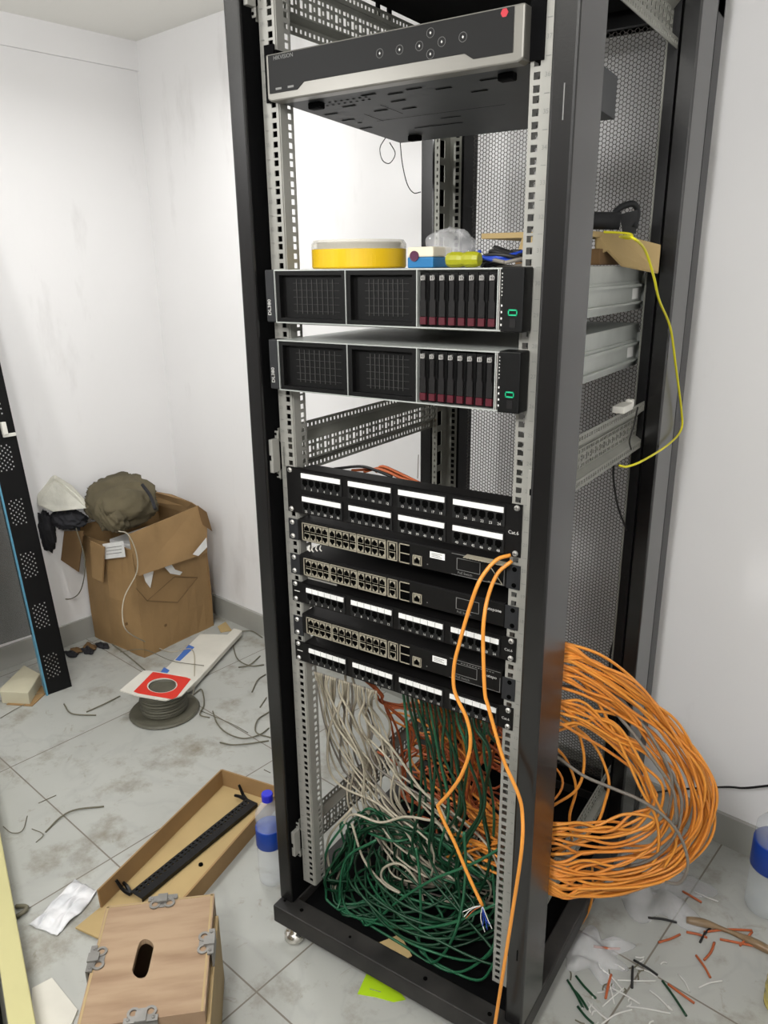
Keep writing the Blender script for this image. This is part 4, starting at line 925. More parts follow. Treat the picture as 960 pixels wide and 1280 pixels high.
lb = MB().use('white_paper'); lb.add([P(u, v, 'y', 0.672) - bl for u, v in ((128, 680), (154, 676), (157, 696), (131, 699))] + [P(u, v, 'y', 0.674) - bl for u, v in ((128, 680), (154, 676), (157, 696), (131, 699))], [(3, 2, 1, 0), (4, 5, 6, 7), (0, 1, 5, 4), (2, 3, 7, 6)])
lb.use('print_grey')
for v in (685, 689, 693): lb.tube([P(133, v, 'y', 0.6715) - bl, P(152, v - 2.5, 'y', 0.6715) - bl], 0.0012, 4)
lb.build('address_label', None, bx)
box('white_folded_sheet', 'white_paper', (-1.90, -1.66, 0.78, 1.02, 0.40, 0.43), None, bevel=0.004, recenter=True)
tag(bpy.data.objects['white_folded_sheet'], 'white packing sheet inside the open carton, right of the olive jacket', 'paper')
# fabric forms
def cloth_blob(name, c, r, m, seed, label, cat, rot=(0, 0, 0), folds=7, amp=0.12, sq=1.0):
    rr = random.Random(seed); nu, nv = 56, 34; V = []; F = []
    fo = [(rr.uniform(3, 9), rr.uniform(-6, 6), rr.uniform(2, 8), rr.uniform(0, 6.3), rr.uniform(0.4, 1.0)) for _ in range(folds)]
    for j in range(nv + 1):
        th = math.pi * j / nv
        for i in range(nu):
            a = 2 * math.pi * i / nu; d = Vector((math.sin(th) * math.cos(a), math.sin(th) * math.sin(a), math.cos(th)))
            k = 1.0
            for fx, fy, fz, ph_, w_ in fo: k += amp / folds * w_ * (1 - abs(math.sin(fx * d.x + fy * d.y + fz * d.z + ph_)) ** 0.6 * 2)
            V.append((r[0] * k * math.copysign(abs(d.x) ** sq, d.x), r[1] * k * math.copysign(abs(d.y) ** sq, d.y), r[2] * k * math.copysign(abs(d.z) ** sq, d.z)))
    for j in range(nv):
        for i in range(nu): F.append((j * nu + i, (j + 1) * nu + i, (j + 1) * nu + (i + 1) % nu, j * nu + (i + 1) % nu))
    o = MB().add(V, F).build(name, m, smooth=True); o.location = c; o.rotation_euler = rot
    if label: tag(o, label, cat)
    return o
jc = P(150, 626, 'y', 0.80)
jk = thing('olive_backpack', 'olive green canvas backpack slumped on top of the open carton', 'bag', jc)
def rel_child(o, par):
    o.parent = par; o.location = Vector(o.location) - Vector(par.location); return o
o = cloth_blob('bag_body', jc + Vector((0.01, 0, 0.0)), (0.150, 0.14, 0.092), 'olive_cloth', 12, None, None, (0.15, 0.26, -0.3), 7, 0.38, 0.8); rel_child(o, jk)
o = cloth_blob('front_pocket', jc + Vector((0.055, -0.085, -0.03)), (0.090, 0.05, 0.055), 'olive_cloth', 15, None, None, (0.2, 0.35, -0.2), 6, 0.35, 0.8); rel_child(o, jk)
o = cloth_blob('side_fold', jc + Vector((-0.045, -0.08, -0.015)), (0.07, 0.05, 0.05), 'olive_cloth', 19, None, None, (0.2, 0.5, 0.3), 8, 0.6); rel_child(o, jk)
MB().tube([q - jc for q in spline([P(178, 606, 'y', 0.80), P(188, 620, 'y', 0.78), P(194, 636, 'y', 0.74)], 6)], 0.007, 6).build('strap', 'dark_cloth', jk, smooth=True)
fb = P(75, 622, 'y', 0.60)
o = quadslab([P(57, 606, 'y', 0.60), P(68, 598, 'y', 0.62), P(90, 612, 'y', 0.68), P(112, 636, 'y', 0.68), P(66, 641, 'y', 0.58), P(46, 632, 'y', 0.55), P(46, 618, 'y', 0.56)], 0.03, 'silver_bag', 'foil_white', None, bevel=0.008)
tag(o, 'crinkled silvery white bag beside the olive backpack', 'bag')
o = cloth_blob('dark_jacket', P(84, 648, 'y', 0.64), (0.105, 0.07, 0.042), 'dark_cloth', 31, 'dark jacket bunched under the silvery bag on the carton', 'jacket', (0, 0.1, 0), 8, 0.6)
o = cloth_blob('dark_cloth', P(58, 668, 'y', 0.58), (0.045, 0.04, 0.12), 'dark_cloth', 33, 'dark cloth hanging down behind the perforated black door stile', 'cloth', (0.1, 0.2, 0), 8, 0.5)
cable('white_lead', [P(148, 664, 'x', -1.60), P(160, 668, 'x', -1.57), P(170, 690, 'x', -1.555), P(171, 715, 'x', -1.55), P(156, 745, 'x', -1.55), P(153, 770, 'x', -1.54), P(160, 790, 'x', -1.52), F_(190, 806, 0.02), F_(213, 815, 0.035), F_(240, 812, 0.034), F_(243, 840, 0.034), F_(241, 868, 0.01), F_(232, 878, 0.005)], 0.0022, 'white_cable', 'thin off-white lead hanging down the carton and over the white board')
cable('grey_lead', [P(95, 660, 'y', 0.62), P(106, 700, 'y', 0.62), P(102, 735, 'y', 0.62), P(90, 748, 'y', 0.62), P(72, 748, 'y', 0.6)], 0.0022, 'floor_wire', 'grey lead looping down left of the carton', 'cable')
for k in range(5):
    rr = random.Random(900 + k); a_ = F_(86 + 10 * k + rr.uniform(-4, 4), 822 - 5 * k + rr.uniform(-6, 8), 0.0)
    o = crumple('rubbish_scrap', a_, (0.034, 0.018, 0.010), 'cardboard_dark' if k % 2 else 'dark_cloth', 910 + k, 0.5); tag(o, 'dark crumpled scrap on the floor between the black door and the carton', 'scrap', 'crumpled scraps by the carton')
# ---------------------------------------------------------------- black glass door leaning at the left
A, Bq = F_(90, 858), F_(62, 868); T = P(4, 470, 'x', -1.86)
uvec = (T - A).normalized(); wv = (Bq - A); wv = (wv - uvec * wv.dot(uvec)).normalized(); nv_ = uvec.cross(wv).normalized()
if nv_.x < 0: nv_ = -nv_
dr = thing('rack_front_door', 'black perforated-stile rack door with tinted glass leaning at the left wall', 'door', A)
W_ = 0.088
def dq(w0, w1, h0, h1, n0, n1):
    return [uvec * h + wv * w_ + nv_ * n for w_ in (w0, w1) for h in (h0, h1) for n in (n0, n1)]
BF = [(0, 1, 3, 2), (4, 6, 7, 5), (0, 4, 5, 1), (2, 3, 7, 6), (0, 2, 6, 4), (1, 5, 7, 3)]
us = [0, 0.022] ; 
for k in range(6): us += [0.024 + k * 0.0085 + 0.004, 0.024 + (k + 1) * 0.0085]
us += [W_]; vs = [0]; zz = 0.06; clusters = []
while zz < 1.80:
    for k in range(11): vs += [zz, zz + 0.005]; zz += 0.0085
    zz += 0.10
vs.append(1.85)
g = MB().use('black_steel'); g.grid(us, vs, lambda i, j: j % 2 == 1 and i % 2 == 0 and 2 <= i <= 12 and ((j // 2) + i // 2) % 2 == 0, (0, 0, 0), wv, uvec, 0.0015)
g.add(dq(0, 0.004, 0, 1.85, -0.02, 0.0), BF); g.build('stile', None, dr)
MB().add(dq(W_, W_ + 0.006, 0, 1.85, -0.018, 0.004), BF).build('edge_trim', 'blue_reflection', dr)
MB().add(dq(W_ + 0.006, 0.43, 0.24, 1.85, -0.008, -0.003), BF).build('glass_pane', 'glass_tint', dr)
MB().add(dq(0.43, 0.50, 0, 1.85, -0.02, 0.002), BF).build('stile', 'black_steel', dr)
hq = MB().use('white_plastic'); hz = (P(8, 543, 'x', -1.86) - A).dot(uvec)
hq.add(dq(0.002, 0.045, hz - 0.008, hz + 0.004, 0.001, 0.010), BF); hq.add(dq(0.030, 0.046, hz + 0.002, hz + 0.045, 0.001, 0.022), BF); hq.build('hinge', None, dr, bevel=0.002)
# cream carton + scraps under it
def floor_prism(poly, h0, h1, name, m, label, cat, bevel=0.0, hs=None):
    pts = [P(u, v, 'z', h1) for u, v in poly]; c = sum(pts, Vector()) / len(pts); c.z = h0
    o = MB().prism([(p.x - c.x, p.y - c.y) for p in pts], 0, h1 - h0, 'z').build(name, m, bevel=bevel); o.location = c
    import bmesh as _b
    bm = _b.new(); bm.from_mesh(o.data); _b.ops.recalc_face_normals(bm, faces=bm.faces); bm.to_mesh(o.data); bm.free()
    if label: tag(o, label, cat)
    return o
floor_prism([(0, 860), (30, 831), (50, 842), (35, 866), (0, 864)], 0.0, 0.05, 'cream_carton', 'carton_cream', 'small cream carton on the floor behind the foot of the black door', 'box', 0.003)
floor_prism([(8, 880), (48, 855), (62, 862), (40, 882)], 0.0, 0.004, 'cardboard_scrap', 'cardboard', 'flat brown cardboard scrap beside the foot of the black door', 'cardboard')
# ---------------------------------------------------------------- white board with blue tape
o = floor_prism([(196, 846), (250, 792), (284, 793), (292, 785), (303, 788), (239, 858), (215, 868)], 0.012, 0.032, 'white_board', 'board_white', 'long flat white board with blue tape on the floor in front of the carton', 'board', 0.003)
for poly in ([(219, 825), (236, 806), (243, 809), (225, 826)], [(197, 846), (205, 834), (212, 838), (204, 847)]):
    pts = [P(u, v, 'z', 0.033) - o.location for u, v in poly]; MB().prism([(p.x, p.y) for p in pts], 0.0205, 0.0215, 'z').build('tape', 'tape_blue', o)
floor_prism([(272, 783), (282, 777), (290, 788), (276, 790)], 0.0, 0.003, 'cardboard_scrap', 'cardboard_pale', 'tiny tan cardboard piece on the floor right of the carton', 'cardboard')
# ---------------------------------------------------------------- wire spool
sc = Vector((-1.268, 0.465, 0.0)); sp = thing('wire_spool', 'grey wire spool with a red and white square label on its top', 'spool', sc)
MB().lathe([(0.0001, 0), (0.117, 0), (0.121, 0.005), (0.116, 0.011), (0.05, 0.012), (0.0001, 0.012)], seg=32).build('bottom_flange', 'spool_grey', sp, smooth=False)
g = MB().use('spool_grey')
for k in range(8): g.lathe([(0.040, 0.012 + k * 0.010), (0.076 + 0.003 * math.sin(k), 0.013 + k * 0.010), (0.080 + 0.003 * math.sin(k * 2), 0.017 + k * 0.010), (0.076, 0.022 + k * 0.010), (0.040, 0.022 + k * 0.010)], seg=28, closed=False)
g.build('wound_wire', None, sp, smooth=True)
tp = Matrix.Translation((0, 0, 0.098)) @ Matrix.Rotation(math.radians(-4), 4, 'X') @ Matrix.Rotation(math.radians(5), 4, 'Y')
def ring_plate(m, name, pts, r, z0, z1):
    n = 32; ang = [2 * math.pi * k / n for k in range(n)]
    def outp(a):
        d = Vector((math.cos(a), math.sin(a))); best = 1e9; L = len(pts)
        for i in range(L):
            p, q = Vector(pts[i]), Vector(pts[(i + 1) % L]); e = q - p; den = d.x * e.y - d.y * e.x
            if abs(den) < 1e-9: continue
            t_ = (p.x * e.y - p.y * e.x) / den; s_ = (p.x * d.y - p.y * d.x) / den
            if t_ > 0 and -1e-6 <= s_ <= 1 + 1e-6: best = min(best, t_)
        return d * best
    V = []
    for a in ang:
        q = outp(a); V += [(r * math.cos(a), r * math.sin(a), z0), (q.x, q.y, z0), (r * math.cos(a), r * math.sin(a), z1), (q.x, q.y, z1)]
    F = []
    for k in range(n):
        a, b_ = 4 * k, 4 * ((k + 1) % n); F += [(a, a + 1, b_ + 1, b_), (a + 2, b_ + 2, b_ + 3, a + 3), (a + 1, a + 3, b_ + 3, b_ + 1), (a, b_, b_ + 2, a + 2)]
    g = MB(); g.X = tp; g.add(V, F); return g.build(name, m, sp)
an = math.radians(24)
rt = lambda x, y: (x * math.cos(an) - y * math.sin(an), x * math.sin(an) + y * math.cos(an))
top = ring_plate('board_white', 'top_flange', [rt(-0.120, -0.075), rt(-0.05, -0.088), rt(0.05, -0.086), rt(0.088, -0.04), rt(0.095, 0.06), rt(0.04, 0.086), rt(-0.105, 0.080)], 0.047, 0, 0.004)
rl = ring_plate('label_red', 'red_label', [rt(-0.072, -0.075), rt(0.078, -0.072), rt(0.075, 0.078), rt(-0.07, 0.075)], 0.051, 0.0045, 0.0052)
MB().lathe([(0.044, 0.012), (0.047, 0.012), (0.047, 0.10), (0.044, 0.10)], seg=24, closed=True).build('core_tube', 'spool_grey', sp, smooth=True)
# loose wires on the floor
FW = [([(288, 798), (300, 790), (315, 789), (328, 797)], 0), ([(290, 798), (296, 822), (312, 832), (330, 831)], 0), ([(298, 834), (312, 831), (325, 820)], 0), ([(315, 865), (322, 850), (332, 843)], 0), ([(325, 884), (333, 872)], 0),
      ([(266, 889), (272, 905), (285, 917), (305, 923), (325, 918), (336, 910)], 0), ([(336, 890), (322, 900), (320, 915), (338, 922)], 0), ([(275, 928), (295, 931), (336, 926)], 0), ([(242, 868), (252, 862), (255, 880), (250, 893), (262, 897)], 0),
      ([(140, 805), (160, 820), (190, 845), (200, 852)], 0), ([(108, 890), (130, 880), (150, 870)], 0), ([(80, 880), (90, 892), (120, 894)], 0), ([(0, 876), (25, 878), (45, 868), (58, 866)], 1), ([(0, 898), (20, 886), (40, 876)], 1),
      ([(57, 1040), (75, 1022), (95, 1012), (130, 1008)], 0), ([(4, 1033), (15, 1041), (28, 1038), (34, 1020)], 1), ([(48, 1004), (70, 994)], 1), ([(20, 1133), (32, 1133), (32, 1138), (20, 1146)], 2), ([(45, 1053), (54, 1043), (40, 1036)], 1), ([(330, 962), (338, 966)], 1), ([(250, 888), (290, 905), (310, 916)], 1), ([(150, 815), (180, 812), (215, 826), (255, 832)], 1)]
WL = ['grey wire curling out of the rack shadow, topmost curl by the skirting', 'grey wire forming the left side of the open loop near the skirting', 'short grey wire crossing the foot of the loop near the skirting', 'short grey wire peeking out from behind the rack post, middle one', 'stub of dark wire close against the rack post', 'long grey wire bowing like a smile on the floor beside the rack post', 'grey wire hooked back against the rack post beside the smile-shaped wire', 'nearly straight grey wire below the smile-shaped wire', 'grey wire arching from the white board down beside the spool', 'thin wire running from the carton towards the spool', 'stiff grey wire lying left of the spool, pointing at it', 'thin wire bent on the floor left of the spool', 'wire lying along the front of the cream carton', 'wire on the floor at the left edge below the cream carton', 'curved grey wire alone on the floor above the white packet', 'thin loop of wire on the floor near the cream board', 'short scrap of wire on the open floor between spool and packet', 'thick dark hook of cable sticking out beside the cream board', 'small bent wire beside the curved grey wire', 'tiny wire scrap beside the cardboard tray top', 'thin wire trailing right from the spool across the floor', 'thin wire lying across the blue tape end of the white board']
for k, (pts, s_) in enumerate(FW):
    r_ = [0.0024, 0.0013, 0.0055][s_]; hz_ = 0.036 if k == 21 else r_
    cable('floor_wire', [P(u, v, 'z', hz_ + (0.004 if 0 < i < len(pts) - 1 else 0)) for i, (u, v) in enumerate(pts)], r_, 'floor_wire', WL[k], 'wire', n=8)
# ---------------------------------------------------------------- cardboard tray with a perforated bar
t1, t2, t3, t4 = P(122, 1113, 'z', 0.055), P(277, 962, 'z', 0.055), P(350, 985, 'z', 0.055), P(215, 1170, 'z', 0.055)
for p in (t1, t2, t3, t4): p.z = 0
t4 = t1 + (t3 - t2)
tr = thing('cardboard_tray', 'long shallow brown cardboard tray lying open on the floor', 'box', (t1 + t2 + t3 + t4) / 4)
quadslab([t1, t4, t3, t2], 0.004, 'bottom', 'cardboard_pale', tr)
H5 = Vector((0, 0, 0.055))
for a_, b_, m in ((t1, t2, 'cardboard'), (t2, t3, 'cardboard'), (t3, t4, 'cardboard')):
    out = ((a_ + b_) / 2 - tr.location).normalized() * 0.003; out.z = 0
    quadslab([a_, b_, b_ + H5 + out, a_ + H5 + out], 0.005, 'side', m, tr)
quadslab([t1 + Vector((0, 0, 0.004)), t4 + Vector((0, 0, 0.004)), t4 + (t1 - t2).normalized() * 0.075 + Vector((0.0, 0, 0.012)), t1 + (t1 - t2).normalized() * 0.075 + Vector((-0.005, 0, 0.010))], 0.004, 'end_flap', 'cardboard_pale', tr)
# the bar
e1, e2 = P(170, 1118, 'z', 0.02), P(315, 1000, 'z', 0.02)
bd = (e2 - e1); Lb = bd.length; bd.normalize(); bn = Vector((bd.y, -bd.x, 0)); e1 = e1.copy(); e1.z = 0.006
br_ = thing('cable_manager_bar', 'black perforated cable bar with bent ends lying in the cardboard tray', 'bracket', e1)
us = [0]; y = 0.01
while y < Lb - 0.015: us += [y, y + 0.006]; y += 0.0135
us.append(Lb)
g = MB().use('black_steel'); g.grid(us, [0, 0.006, 0.0105, 0.016, 0.0205, 0.026, 0.030, 0.042], lambda i, j: i % 2 == 1 and j in (1, 3), Vector((0, 0, 0.012)) - bn * 0.021, bd, bn, 0.0015)
g.add([p - bn * 0.021 for p in (Vector((0, 0, 0)), bd * Lb, bd * Lb + Vector((0, 0, 0.012)), Vector((0, 0, 0.012)))], [(0, 1, 2, 3)]); g.add([p + bn * 0.021 for p in (Vector((0, 0, 0)), bd * Lb, bd * Lb + Vector((0, 0, 0.012)), Vector((0, 0, 0.012)))], [(0, 1, 2, 3)])
g.build('perforated_bar', None, br_)
for s_ in (0, Lb):
    for w_ in (-1, 1):
        c_ = bd * s_ - bn * 0.024 - bn * (0.012 if w_ > 0 else 0.030); sgn = 1 if s_ == 0 else -1
        g = MB().use('black_steel'); a0 = bd * s_ - bn * 0.021 + Vector((0, 0, 0.004))
        pth = spline([a0, a0 - bn * 0.020 + Vector((0, 0, 0.008)) - bd * 0.006 * sgn * w_, a0 - bn * 0.038 + Vector((0, 0, 0.020 + 0.012 * w_)) - bd * 0.010 * sgn * w_], 5); g.tube(pth, lambda f: 0.006 - 0.002 * f, 6); g.build('end_bracket', None, br_)
o = MB().use('port_black').lathe([(0.0001, 0), (0.006, 0), (0.006, 0.004), (0.0001, 0.005)], seg=10).build('small_nut', None); o.location = P(251, 1081, 'z', 0.005); o.location.z = 0.004
tag(o, 'small black nut lying in the cardboard tray', 'nut')
# ---------------------------------------------------------------- packet, paper
def quad_sheet(name, m, px, seed, label, cat, amp=0.008, n=30):
    c4 = [P(u, v, 'z', 0.004) for u, v in px]; c = sum(c4, Vector()) / 4; c.z = 0; rr = random.Random(seed); V = []; F = []
    ph_ = [(rr.uniform(3, 14), rr.uniform(-14, 14), rr.uniform(0, 6.3)) for _ in range(7)]
    for i in range(n):
        for j in range(n):
            f, g = i / (n - 1), j / (n - 1); p = c4[0].lerp(c4[1], f).lerp(c4[3].lerp(c4[2], f), g) - c
            e = 0.5 + 0.5 * math.sin(17 * f + 3 * g); w_ = abs(sum(math.sin(a * f + b_ * g + q) for a, b_, q in ph_)) / 3
            ed = min(f, 1 - f, g, 1 - g)
            p.x += 0.004 * math.sin(11 * g + 5 * f) ; p.z = 0.0015 + amp * (w_ * 0.6 + 0.9 * min(1, ed * 5)); V.append(p)
    for i in range(n - 1):
        for j in range(n - 1): p = i * n + j; F.append((p, p + n, p + n + 1, p + 1))
    o = MB().add(V, F).build(name, m, smooth=True); o.location = c; tag(o, label, cat); md = o.modifiers.new('solid', 'SOLIDIFY'); md.thickness = 0.0012
    return o, c4
mat('packet_white', (218, 218, 220), 0.25, var=0.08, scale=20, rgb2=(186, 188, 192))
o, c4 = quad_sheet('plastic_packet', 'packet_white', [(36, 1156), (95, 1100), (122, 1114), (73, 1170)], 4, 'crinkled silvery white plastic packet on the floor left of the tray', 'packet')
floor_prism([(40, 1235), (65, 1222), (97, 1262), (85, 1290), (40, 1290)], 0.0, 0.006, 'white_paper_sheet', 'board_white', 'white card lying on the floor between cream board and wooden box', 'paper')
# ---------------------------------------------------------------- wooden box
ZW = 0.205
w1, w2 = P(133, 1133, 'z', ZW), P(268, 1117, 'z', ZW); xd = (w2 - w1); wl = xd.length; xd.normalize(); yd = Vector((xd.y, -xd.x, 0))
w4 = P(96, 1286, 'z', ZW); dl = (w4 - w1).dot(yd)
wb = thing('wooden_box', 'plywood carry box with a slot handle hole and four steel clasps', 'box', (w1.x, w1.y, 0))
wb.rotation_euler = (0, 0, math.atan2(xd.y, xd.x))                      # local x along the far edge, local -y towards us
# lid with the slot
def lid():
    ns = 24; cxs, cys = wl * 0.43, -dl * 0.52
    sl = []
    for k in range(ns):
        a = 2 * math.pi * k / ns; x = 0.0165 * math.cos(a); y = 0.030 * math.sin(a) + (0.016 if math.sin(a) > 0 else -0.016)
        sl.append((cxs + x - 0.10 * y * 1.2 + 0.004 * math.sin(y * 60), cys + y))
    out = []
    for x, y in sl:
        d = Vector((x - cxs, y - cys)); t_ = min((wl - cxs) / d.x if d.x > 1e-6 else 9e9, -cxs / d.x if d.x < -1e-6 else 9e9, (-cys) / d.y if d.y > 1e-6 else 9e9, (-dl - cys) / d.y if d.y < -1e-6 else 9e9); out.append((cxs + d.x * t_, cys + d.y * t_))
    # snap the nearest ring points to the corners
    for cx_, cy_ in ((0, 0), (wl, 0), (wl, -dl), (0, -dl)):
        i = min(range(ns), key=lambda i: (out[i][0] - cx_) ** 2 + (out[i][1] - cy_) ** 2); out[i] = (cx_, cy_)
    V = []; F = []
    for (a, b_), (c, d) in zip(sl, out): V += [(a, b_, ZW - 0.012), (c, d, ZW - 0.012), (a, b_, ZW), (c, d, ZW)]
    for k in range(ns):
        a, b_ = 4 * k, 4 * ((k + 1) % ns); F += [(a, b_, b_ + 1, a + 1), (a + 2, a + 3, b_ + 3, b_ + 2), (a + 1, b_ + 1, b_ + 3, a + 3), (a, a + 2, b_ + 2, b_)]
    MB().add(V, F).build('lid', 'wood', wb)
lid()
g = MB().use('wood')
g.box(0, wl, -0.010, 0, 0.012, ZW - 0.012).box(0, wl, -dl, -dl + 0.010, 0.012, ZW - 0.012).box(0, 0.010, -dl + 0.010, -0.010, 0.012, ZW - 0.012).box(wl - 0.010, wl, -dl + 0.010, -0.010, 0.012, ZW - 0.012)
g.build('sides', None, wb)
MB().box(0.0, wl, -dl, 0, 0.0, 0.012).build('bottom', 'wood', wb)
MB().box(wl, wl + 0.008, -dl, -0.03, 0.0, ZW - 0.03).build('side_cleat', 'wood_edge', wb, bevel=0.001)
g = MB().use('wood_edge'); g.box(0.002, 0.006, -dl, 0, ZW, ZW + 0.0006).box(wl - 0.007, wl - 0.003, -dl, 0, ZW, ZW + 0.0006).box(0, wl, -0.005, -0.002, ZW, ZW + 0.0006); g.build('edge_line', None, wb)
def clasp(cx_, cy_, ang_):
    g = MB().use('steel_clasp'); g.X = Matrix.Translation((cx_, cy_, ZW)) @ Matrix.Rotation(ang_, 4, 'Z')
    g.box(-0.030, 0.030, -0.004, 0.008, 0.0005, 0.0045); g.box(-0.030, 0.030, 0.004, 0.008, -0.030, 0.004)
    g.box(-0.010, 0.010, -0.012, 0.009, 0.0045, 0.0085)
    for sx in (-0.015, 0.015): g.lathe([(0.0068, 0), (0.0115, 0), (0.0115, 0.003), (0.0068, 0.003)], (sx, -0.013, 0.0005), 16, closed=True)
    g.box(-0.006, 0.006, -0.022, -0.004, 0.0005, 0.002)
    for sx in (-0.022, 0.022): g.lathe([(0.0035, 0.0045), (0.003, 0.006), (0.0001, 0.0068)], (sx, 0.001, 0), 8)
    g.build('clasp', None, wb)
clasp(wl * 0.52, 0.0, 0); clasp(0.0, -dl * 0.48, math.pi / 2); clasp(wl, -dl * 0.46, -math.pi / 2); clasp(wl * 0.50, -dl, math.pi)
# cream board at the near left
cbp = [P(-6, 1020, 'z', 0.05), P(47, 1284, 'z', 0.05), P(60, 1360, 'z', 0.05), P(-20, 1360, 'z', 0.05), P(-30, 1090, 'z', 0.05)]
a_, b_ = P(0, 1040, 'z', 0.05), P(45, 1280, 'z', 0.05); c_ = P(0, 1215, 'z', 0.05)
dirv = (b_ - a_).normalized(); nrm = Vector((dirv.y, -dirv.x, 0)); wdt = abs((c_ - a_).dot(nrm)); nrm = nrm if (c_ - a_).dot(nrm) > 0 else -nrm
S0, S1 = a_ - dirv * 0.35, b_ + dirv * 0.25
pp_ = [S0, S1, S1 + nrm * wdt, S0 + nrm * wdt]; cc_ = sum(pp_, Vector()) / 4; cc_.z = 0
o = MB().prism([(p.x - cc_.x, p.y - cc_.y) for p in pp_], 0, 0.05, 'z').build('cream_board', 'cream_board', bevel=0.003); o.location = cc_
tag(o, 'long pale yellow board on the floor at the near left edge of view', 'board')
pp_ = [S0 + nrm * (wdt + 0.01), S1 + nrm * (wdt + 0.01), S1 + nrm * (wdt + 0.13), S0 + nrm * (wdt + 0.13)]; cc_ = sum(pp_, Vector()) / 4; cc_.z = 0
o = MB().prism([(p.x - cc_.x, p.y - cc_.y) for p in pp_], 0, 0.04, 'z').build('black_strip', 'black_matte', bevel=0.003); o.location = cc_
tag(o, 'flat black strip lying left of the pale yellow board', 'strip')
# ---------------------------------------------------------------- bottles
def bottle(label, loc, r, h, cap=True, lab=(0.42, 0.66), tint='bottle_plastic', labm='bottle_label', capm='bottle_cap'):
    t = thing('water_bottle', label, 'bottle', loc)
    pr_ = [(0.0001, 0.004), (r * 0.75, 0.0), (r * 0.97, 0.010), (r, 0.03), (r * 0.97, h * 0.20), (r, h * 0.36), (r * 0.98, h * 0.44), (r, h * 0.58), (r * 0.93, h * 0.68), (r * 1.0, h * 0.72), (r * 0.96, h * 0.79), (r * 0.62, h * 0.87), (r * 0.36, h * 0.91), (r * 0.34, h * 0.955)]
    MB().lathe(pr_, seg=28).build('body', tint, t, smooth=True)
    MB().lathe([(r * 1.005, h * lab[0]), (r * 1.02, h * (lab[0] + 0.005)), (r * 1.02, h * (lab[1] - 0.005)), (r * 1.005, h * lab[1])], seg=28).build('label', labm, t, smooth=True)
    MB().lathe([(0.0001, h), (r * 0.38, h), (r * 0.42, h * 0.99), (r * 0.42, h * 0.925), (r * 0.36, h * 0.925)], seg=20).build('cap', capm, t, smooth=False)
bottle('blue-capped clear water bottle standing between the rack and the cardboard tray', (-0.425, 0.075, 0), 0.034, 0.262, lab=(0.44, 0.64))
bottle('clear bottle with a blue label at the right edge, by the right skirting', (0.640, 0.650, 0), 0.050, 0.30, lab=(0.42, 0.66))
bottle('yellowish clear bottle at the lower right edge of the view', (P(975, 1262, 'z', 0).x, P(975, 1262, 'z', 0).y, 0), 0.034, 0.10, lab=(0.5, 0.52), tint='yellow_tint', labm='yellow_tint', capm='white_plastic')
# ---------------------------------------------------------------- green label, plastic bag, tape, offcuts
o = floor_prism([(458, 1217), (500, 1240), (507, 1249), (492, 1252), (470, 1246), (447, 1242)], 0.0, 0.002, 'lime_label', 'lime_paper', 'bright lime green label on the floor under the rack base', 'label')
MB().tube([P(462, 1236, 'z', 0.0022) - o.location, P(476, 1240, 'z', 0.0022) - o.location], 0.0008, 4).build('printed_line', 'print_grey', o)
def sheet(name, m, c, size, seed, label, cat, amp=0.02):
    rr = random.Random(seed); n = 22; V = []; F = []; ph_ = [(rr.uniform(15, 60), rr.uniform(-60, 60), rr.uniform(0, 6.3)) for _ in range(8)]
    for i in range(n):
        for j in range(n):
            f, g = i / (n - 1) - 0.5, j / (n - 1) - 0.5; e = 1 + 0.25 * math.sin(7 * math.atan2(g, f) + seed)
            x, y = f * size[0] * e, g * size[1] * e
            zz = amp * abs(sum(math.sin(a * x + b_ * y + p) for a, b_, p in ph_)) / 3 * (1 - (2 * max(abs(f), abs(g))) ** 3) + 0.001
            V.append((x, y, zz))
    for i in range(n - 1):
        for j in range(n - 1): p = i * n + j; F.append((p, p + n, p + n + 1, p + 1))
    o = MB().add(V, F).build(name, m, smooth=True); o.location = c; tag(o, label, cat)
    md = o.modifiers.new('solid', 'SOLIDIFY'); md.thickness = 0.0006
    return o
sheet('plastic_bag', 'bag_clear', P(800, 1100, 'z', 0), (0.28, 0.22), 5, 'large crumpled clear plastic bag on the floor below the orange bundle', 'bag', 0.03)
sheet('plastic_bag', 'bag_clear', P(738, 1190, 'z', 0), (0.14, 0.12), 8, 'small crumpled clear plastic bag on the floor against the rack base', 'bag', 0.03)
cable('tape_strip', [P(u, v, 'z', 0.006) for u, v in ((858, 1150), (890, 1157), (925, 1170), (965, 1190))], lambda f: 0.008 + 0.003 * math.sin(9 * f), 'tape_brown', 'twisted strip of brown tape on the floor at the right edge', 'tape')
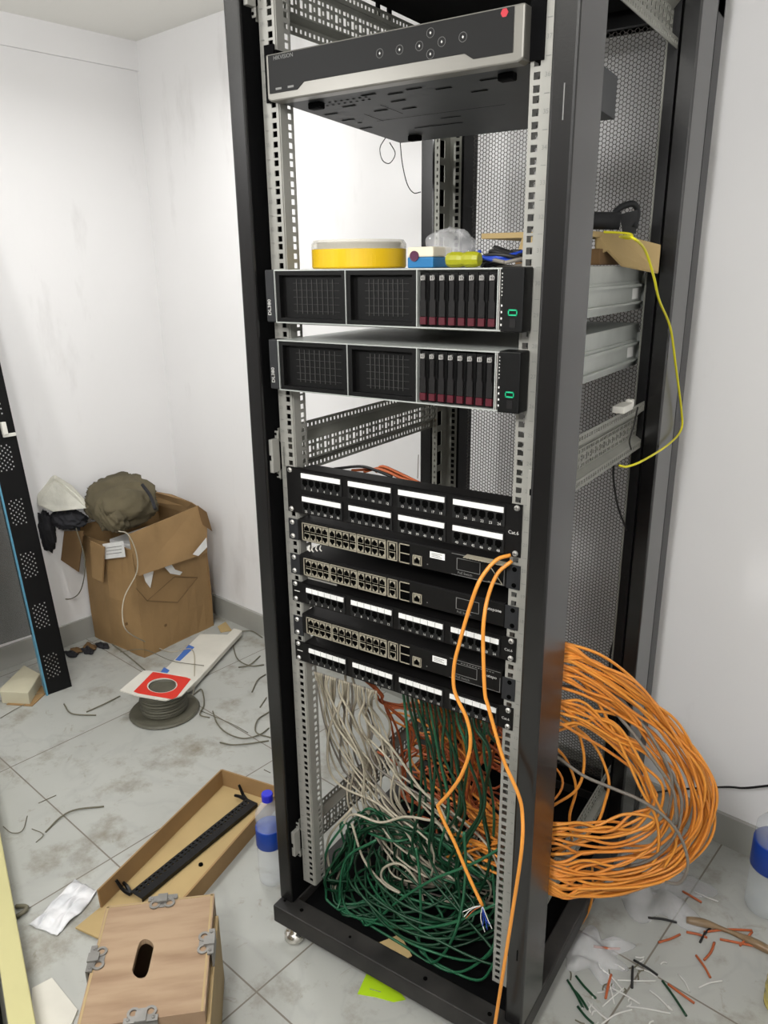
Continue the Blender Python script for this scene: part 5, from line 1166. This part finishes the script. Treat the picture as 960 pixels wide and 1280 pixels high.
OC = [('orange_red', 853, 1114, 877, 1128), ('orange_red', 823, 1178, 850, 1168), ('orange_red', 870, 1194, 888, 1222), ('orange_red', 880, 1200, 893, 1178), ('orange_red', 900, 1174, 960, 1186), ('orange_red', 835, 1230, 868, 1254), ('orange_red', 757, 1248, 764, 1218), ('orange_red', 742, 1183, 775, 1186), ('orange_red', 880, 1165, 940, 1163), ('orange_red', 925, 1182, 940, 1165), ('orange_red', 858, 1165, 884, 1172),
      ('black_cable', 810, 1147, 846, 1153), ('black_cable', 875, 1178, 888, 1160), ('black_cable', 790, 1235, 791, 1208), ('black_cable', 792, 1200, 822, 1219), ('green_cable', 828, 1226, 858, 1270), ('green_cable', 703, 1222, 722, 1256), ('green_cable', 720, 1220, 745, 1248), ('green_cable', 722, 1258, 742, 1280), ('green_cable', 715, 1235, 735, 1262),
      ('print_white', 868, 1115, 898, 1127), ('print_white', 873, 1235, 903, 1226), ('print_white', 772, 1225, 820, 1226), ('print_white', 750, 1210, 780, 1240), ('print_white', 765, 1235, 800, 1255), ('print_white', 785, 1258, 838, 1267), ('print_white', 812, 1238, 838, 1262), ('print_white', 753, 1258, 780, 1235), ('print_white', 735, 1252, 760, 1275), ('print_white', 848, 1218, 862, 1240), ('print_white', 752, 1280, 790, 1262), ('print_white', 795, 1210, 822, 1222), ('print_white', 760, 1215, 768, 1255)]
rc = random.Random(55)
for k in range(26): 
    u, v = rc.uniform(705, 860), rc.uniform(1195, 1279); a = rc.uniform(0, 3.14); l = rc.uniform(5, 16); OC.append(('print_white' if k % 3 else 'floor_wire', u, v, u + l * math.cos(a), v + l * math.sin(a) * 0.8))
NM = {'orange_red': ('orange cable offcut scattered on the floor right of the rack', 'orange offcuts right of the rack'), 'black_cable': ('black cable offcut scattered on the floor right of the rack', 'black offcuts right of the rack'), 'green_cable': ('green cable offcut scattered on the floor right of the rack', 'green offcuts right of the rack'), 'print_white': ('thin white wire offcut scattered on the floor right of the rack', 'white offcuts right of the rack'), 'floor_wire': ('thin brownish wire offcut scattered on the floor right of the rack', 'brown offcuts right of the rack')}
ORD = ['first', 'second', 'third', 'fourth', 'fifth', 'sixth', 'seventh', 'eighth', 'ninth', 'tenth', 'eleventh', 'twelfth']
CN = {'orange_red': 'orange', 'black_cable': 'black', 'green_cable': 'green'}
ranks = {}
for key in CN:
    li = sorted([q for q in OC if q[0] == key], key=lambda q: q[1] + q[3])
    for i, q in enumerate(li): ranks[q] = '%s cable offcut on the right floor, %s %s one from the left' % (CN[key], ORD[i], CN[key])
for m, u0, v0, u1, v1 in OC:
    r_ = 0.0028 if m not in ('print_white', 'floor_wire') else 0.0016
    A_, B_ = P(u0, v0, 'z', r_), P(u1, v1, 'z', r_); M_ = (A_ + B_) / 2 + Vector((rc.uniform(-0.004, 0.004), rc.uniform(-0.004, 0.004), 0.001))
    if min(A_.x, B_.x) < 0.305 and min(A_.y, B_.y) > -0.06: 
        s_ = Vector((0.31 - min(A_.x, B_.x), 0, 0)); A_ += s_; B_ += s_; M_ += s_
    cable('cable_offcut', [A_, M_, B_], r_, m, ranks.get((m, u0, v0, u1, v1), NM[m][0]), 'offcut', NM[m][1], n=5)
